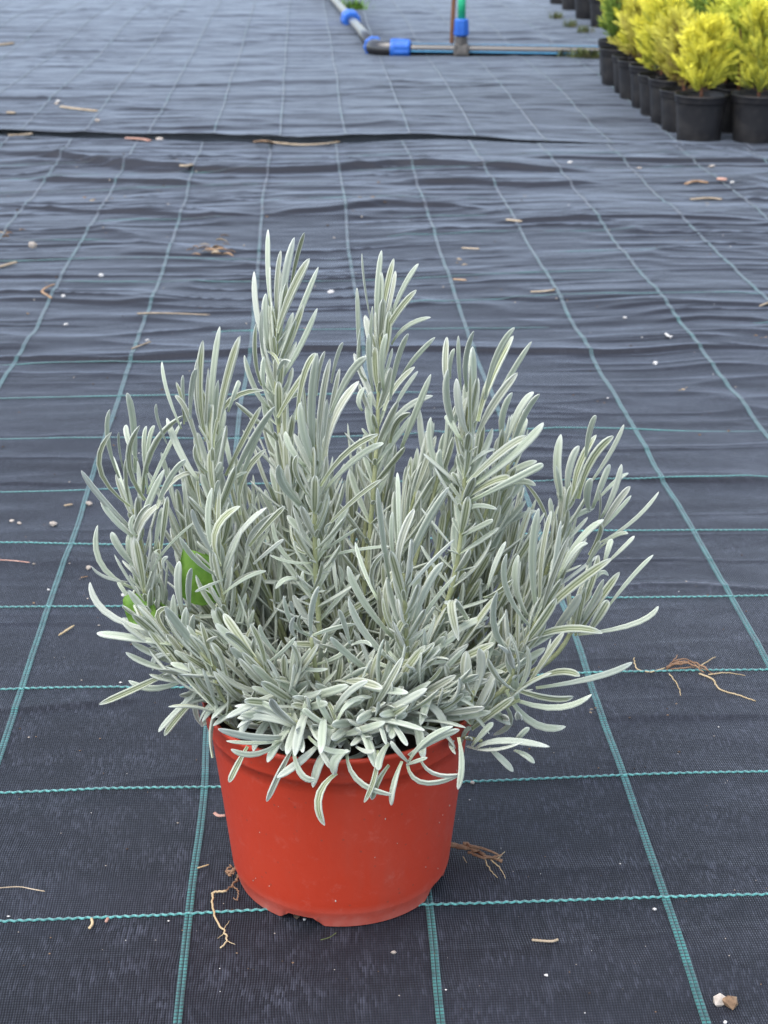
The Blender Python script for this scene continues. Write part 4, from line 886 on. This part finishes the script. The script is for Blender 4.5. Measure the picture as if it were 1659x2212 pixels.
def litter(x, y, wpx, n, m, label, seed, cat='dead leaf', name='leaf_litter', extra=()):
    g = ground(x, y); k = np.linalg.norm(g - np.array([0, 0, HC])) / FPX; W = wpx * k / 2; R = random.Random(seed); e = empty(name, tuple(g)); tag(e, label, cat)
    for i in range(n):
        a = R.uniform(-.6, .6) + (math.pi if R.random() < .5 else 0); c = np.array([R.gauss(0, W * .55), R.gauss(0, W * .6), .003 + .006 * R.random()]); ln = W * R.uniform(.18, .5)
        d = np.array([math.cos(a), math.sin(a), R.uniform(-.06, .1)]); V, F = broad_leaf(c - d * ln * .5, c + d * ln * .5, ln * R.uniform(.08, .18), np.array([R.gauss(0, .5), R.gauss(0, .5), 1]), R.uniform(.2, .9), 7, ln * R.uniform(-.08, .08))
        zmin = min(v[2] for v in V); V = [np.array(v) + np.array([0, 0, .0015 - min(0, zmin)]) for v in V]
        new_obj('scrap', mesh('scrap', V, F, m if R.random() < .72 else STRAW), e)
    return e
stick([(295, 681), (350, 680), (455, 684)], .0032, STRAW, 'long pale straw lying across a teal line behind the left shoots', r1=.0022)
stick([(284, 757), (302, 750), (327, 741)], .0022, STRAW, 'short grey twig touching the teal line just below the long straw', 'twig', 'twig')
litter(462, 543, 135, 19, BROWN, 'pile of brown and tan leaf scraps behind the tall left shoot', 1)
litter(198, 440, 48, 5, BROWN, 'crumpled brown leaf standing on the far left mat', 2)
litter(28, 511, 70, 5, BROWN, 'reddish brown leaf scraps at the left edge', 3)
stick([(-8, 582), (18, 575), (36, 570)], .006, STRAW, 'pale split bark strip at the left edge below the reddish scraps', 'bark strip', 'bark_strip', flat=.35)
pebble(72, 537, 19, STONE, 'tan pebble near the left edge between leaf scraps and bark strip', flat=.9)
stick([(118, 617), (98, 626), (92, 634), (104, 642), (112, 648)], .0032, BROWN, 'curled brown leaf stalk on the left beside a teal line', 'dead leaf', 'curled_leaf')
pebble(218, 598, 14, PERL, 'white pebble on bare mat right of the curled brown stalk')
pebble(137, 641, 9, PERL, 'small white crumb just right of the curled brown stalk')
pebble(143, 703, 9, PERL, 'small white oval crumb alone below the curled stalk')
pebble(318, 737, 9, PERL, 'white crumb on the teal line at the end of the grey twig')
stick([(560, 309), (600, 314), (650, 318), (700, 316), (736, 311)], .008, STRAW, 'long split straw tucked under the edge where the two mats meet', r1=.006, flat=.4, dz=.004)
stick([(550, 310), (572, 308), (590, 313)], .009, BROWN, 'small brown leaf at the left end of the split straw', 'dead leaf', 'dead_leaf', flat=.3)
stick([(130, 233), (165, 238), (212, 243)], .010, STRAW, 'pale straw lying flat on the far left mat', flat=.3)
stick([(-6, 101), (14, 99), (28, 97)], .013, STRAW, 'pale husk at the top left edge', 'husk', 'husk', flat=.4)
stick([(14, 246), (34, 247)], .009, STRAW, 'short pale straw chip left of the flat straw', 'straw chip', 'straw_chip', flat=.35)
stick([(270, 302), (305, 304), (325, 308)], .009, PINK, 'pinkish brown leaf strip lying in the mat seam at left', 'dead leaf', 'dead_leaf', flat=.35)
pebble(345, 304, 18, STONE, 'pale stone in the mat seam right of the pinkish strip', flat=.5)
pebble(210, 263, 12, STONE, 'pale stone below the flat straw on the far mat', flat=.6)
pebble(122, 226, 9, STONE, 'tiny stone at the left tip of the flat straw')
pebble(126, 221, 9, PERL, 'tiny white crumb just behind the left tip of the flat straw')
stick([(20, 296), (45, 295), (68, 293)], .009, STRAW, 'pale strip lying in the seam at the left edge', 'bark strip', 'bark_strip', flat=.35)
stick([(388, 361), (402, 362), (416, 359)], .007, STRAW, 'tan chip on the fold left of the tall shoots', 'straw chip', 'straw_chip', flat=.4)
litter(784, 432, 44, 3, BROWN, 'tan curled leaf lying beside a teal line above the tall centre shoot', 4)
pebble(716, 632, 16, PERL, 'white flake between the two tallest shoots', 'flake', 'flake', .4)
stick([(997, 539), (1015, 540), (1036, 541)], .0035, STRAW, 'short pale straw right of the tall centre shoot', 'straw')
litter(990, 573, 54, 3, STRAW, 'pale dry leaf scrap below the short straw', 5)
stick([(978, 607), (1008, 609)], .004, BROWN, 'brown leaf fragment just below the pale dry scrap', 'dead leaf', 'dead_leaf')
stick([(1092, 478), (1128, 482)], .005, STRAW, 'thin straw lying on a teal line right of centre', 'straw')
stick([(1145, 634), (1172, 633), (1198, 630)], .0036, STRAW, 'faint tan straw with dark end on the right mat', 'straw')
pebble(1198, 628, 9, DIRT, 'dark crumb at the end of the faint tan straw', 'crumb', 'crumb')
pebble(1415, 787, 13, PERL, 'round white pebble on the right mat below the long crease')
stick([(1438, 724), (1444, 730), (1452, 731)], .0032, PERL, 'curved white fleck on the right mat above the long crease', 'fleck', 'fleck')
pebble(1350, 688, 9, PERL, 'small white crumb left of the curved white fleck')
litter(1477, 849, 40, 4, BROWN, 'small dark brown leaf crumple on the right mat', 6)
litter(1527, 450, 30, 3, STRAW, 'small tan leaf crumple far right above the teal line', 7)
stick([(1490, 434), (1530, 431), (1560, 434)], .006, STRAW, 'pale straw far right just behind the tan crumple', 'straw', flat=.35)
stick([(1480, 402), (1500, 395), (1530, 398)], .006, BROWN, 'brown arched stalk far right behind the pale straw', 'stalk')
stick([(1548, 391), (1570, 393)], .010, PINK, 'reddish chip far right near the pots', 'chip', 'chip', flat=.4)
pebble(1582, 396, 10, PERL, 'white stone right of the reddish chip near the pots')
litter(1645, 738, 40, 3, BROWN, 'brown crumpled leaf at the right edge above the crease', 8)
stick([(1640, 665), (1665, 655)], .003, STRAW, 'pale curved straw at the right edge', 'straw')
pebble(1536, 362, 17, STONE, 'tan flat stone just in front of the black pots', flat=.4); pebble(1232, 353, 12, PERL, 'white stone at right in front of the mat seam', flat=.5)
pebble(1380, 365, 12, STONE, 'pale chip in front of the leftmost front pot', 'chip', 'chip', .4)
# near the pot
e = empty('dried_root', tuple(ground(1470, 1445))); tag(e, 'long stringy dried root with pale trailing ends on the right mat', 'root'); RO = np.array(e.location)
rootobj('root_body', [([G(1440, 1450, .004), G(1470, 1441, .006), G(1500, 1442, .006), G(1530, 1456, .004)], .0019, .0007), ([G(1450, 1446, .006), G(1490, 1447, .007), G(1520, 1460, .004)], .0013, .0006), ([G(1448, 1452, .003), G(1475, 1450, .004), G(1510, 1449, .004), G(1545, 1461)], .0009, .0003), ([G(1452, 1440, .006), G(1480, 1438, .008), G(1512, 1450, .004)], .0009, .0004), ([G(1436, 1452), G(1456, 1437, .007), G(1462, 1430, .009)], .0010, .0003)], ROOT, e, RO)
rootobj('root_strand', [([G(1436, 1446), G(1405, 1454), G(1375, 1446), G(1370, 1428, .004)], .0008, .0006), ([G(1445, 1458), G(1462, 1480), G(1470, 1505)], .0007, .0004), ([G(1510, 1458), G(1538, 1470), G(1556, 1492), G(1600, 1506), G(1632, 1517)], .0010, .0006), ([G(1530, 1460), G(1570, 1456), G(1610, 1462)], .0007, .0003), ([G(1508, 1444), G(1530, 1430), G(1545, 1426, .004)], .0006, .0004)], PALEROOT, e, RO)
litter(1281, 1548, 30, 3, BROWN, 'small dark crumb pile touching the right teal line', 10, 'crumb', 'crumb_pile')
pebble(193, 1090, 15, STONE, 'tan pebble sitting on the left teal line', flat=.6, asp=1.2)
stick([(138, 1097), (158, 1094)], .0022, STRAW, 'short grey tan chip left of the pebble on the teal line', 'chip', 'chip', flat=.6)
pebble(25, 1127, 10, STONE, 'first of two oval seeds at the left edge', 'seed', 'seed', .6, asp=1.2); pebble(42, 1132, 10, STONE, 'second of two oval seeds near the left edge', 'seed', 'seed', .6, asp=1.2)
pebble(115, 1136, 20, STONE, 'largest tan pebble on the left between two teal threads', flat=.6, asp=1.25)
stick([(-6, 1213), (30, 1215), (65, 1219)], .0010, PINK, 'thin reddish twig at the left edge', 'twig', 'twig')
pebble(192, 1228, 12, STONE, 'pinkish tan chip beside the tip of a left lavender leaf', 'chip', 'chip', .6)
stick([(174, 1252), (190, 1249)], .0013, BROWN, 'small grey brown sliver left of the lavender', 'sliver', 'sliver')
pebble(105, 1275, 6, PERL, 'single white grain on the left mat', 'grain', 'grain'); pebble(266, 1288, 10, PERL, 'white grain beside the green weed leaf', 'grain', 'grain')
stick([(127, 1378), (161, 1356)], .0012, PALEROOT, 'short pale stick lying diagonally left of the bush', 'stick', 'stick', r1=.0014, flat=.9)
pebble(1020, 1693, 11, STONE, 'tan chip just right of the pot rim near the teal thread', 'chip', 'chip', .7)
stick([(463, 1762), (472, 1768), (487, 1768)], .0018, PINK, 'pinkish husk beside the left wall of the red pot', 'husk', 'husk', flat=.6)
stick([(426, 1881), (452, 1873)], .0008, PALEROOT, 'short pale sliver crossing the teal tape left of the pot', 'sliver', 'sliver', flat=.8)
stick([(-8, 1924), (40, 1921), (70, 1926), (98, 1931)], .0005, STRAW, 'fine pale hair at the left edge', 'fibre', 'fibre', flat=1)
stick([(198, 1990), (200, 2002), (193, 2013)], .0012, PALEROOT, 'small curved pale bit below the lowest left thread', 'fleck', 'fleck', flat=.9)
stick([(234, 1990), (229, 1999)], .0013, PINK, 'tiny pinkish bit beside the curved pale fleck', 'fleck', 'fleck', flat=.9)
stick([(1148, 2037), (1170, 2039), (1192, 2040), (1206, 2036)], .0012, STRAW, 'thin tan twig on the bare mat right of the pot', 'twig', 'twig', flat=.9)
stick([(692, 2036), (712, 2030), (727, 2020)], .0004, MOSS, 'fine green thread just in front of the pot', 'fibre', 'fibre', flat=1)
e = empty('two_tone_stone', tuple(ground(1566, 2170))); tag(e, 'pale and brown broken stone in the bottom right corner', 'stone')
for (x, y, wd, m) in ((1554, 2167, 30, STONE), (1576, 2172, 34, BROWN)):
    o = pebble(x, y, wd, m, None, None, 'half', .7); o.location = Vector(o.location) - Vector(e.location); o.parent = e
    for kk in ('label', 'category', 'group'):
        if kk in o: del o[kk]
pebble(850, 2060, 14, STONE, 'grey white stone on the mat in front of the pot', flat=.6); pebble(1414, 1966, 10, PERL, 'white crumb under the teal thread at right', 'crumb', 'crumb')
pebble(642, 1981, 20, DIRT, 'dark soil crumb at the notch in the pot base', 'crumb', 'crumb', .6); pebble(658, 1987, 7, PERL, 'white grain beside the pot base notch', 'grain', 'grain')
pebble(1180, 2108, 8, PERL, 'white speck low on the mat right of centre', 'grain', 'grain'); pebble(1566, 2209, 8, PERL, 'white grain at the very bottom right', 'grain', 'grain')
# uncountable fine specks
R = random.Random(77); mb = MB()
for i in range(460):
    y = 330 + 1880 * R.random() ** 1.15; x = R.uniform(-40, 1700); g = ground(x, y); k = np.linalg.norm(g - np.array([0, 0, HC])) / FPX
    rr = k * R.choice([1.3, 1.6, 2, 2.2, 3.2]) * R.uniform(.7, 1.1); g = g + np.array([0, 0, rr * .4])
    V = [g + np.array([math.cos(a) * rr * R.uniform(.6, 1.5), math.sin(a) * rr * R.uniform(.6, 1.2), 0]) for a in (0, 1.6, 3.1, 4.7)] + [g + np.array([0, 0, rr * .7]), g - np.array([0, 0, rr * .7])]
    mb.add(V, [(0, 1, 4), (1, 2, 4), (2, 3, 4), (3, 0, 4), (1, 0, 5), (2, 1, 5), (3, 2, 5), (0, 3, 5)], R.choice([0, 1, 1, 2, 2, 2, 3, 3]))
o = mb.build('mat_specks', [PERL, STONE, DIRT, BROWN], smooth=False); tag(o, 'fine pale and dark specks scattered over the mat', 'debris', kind='stuff')
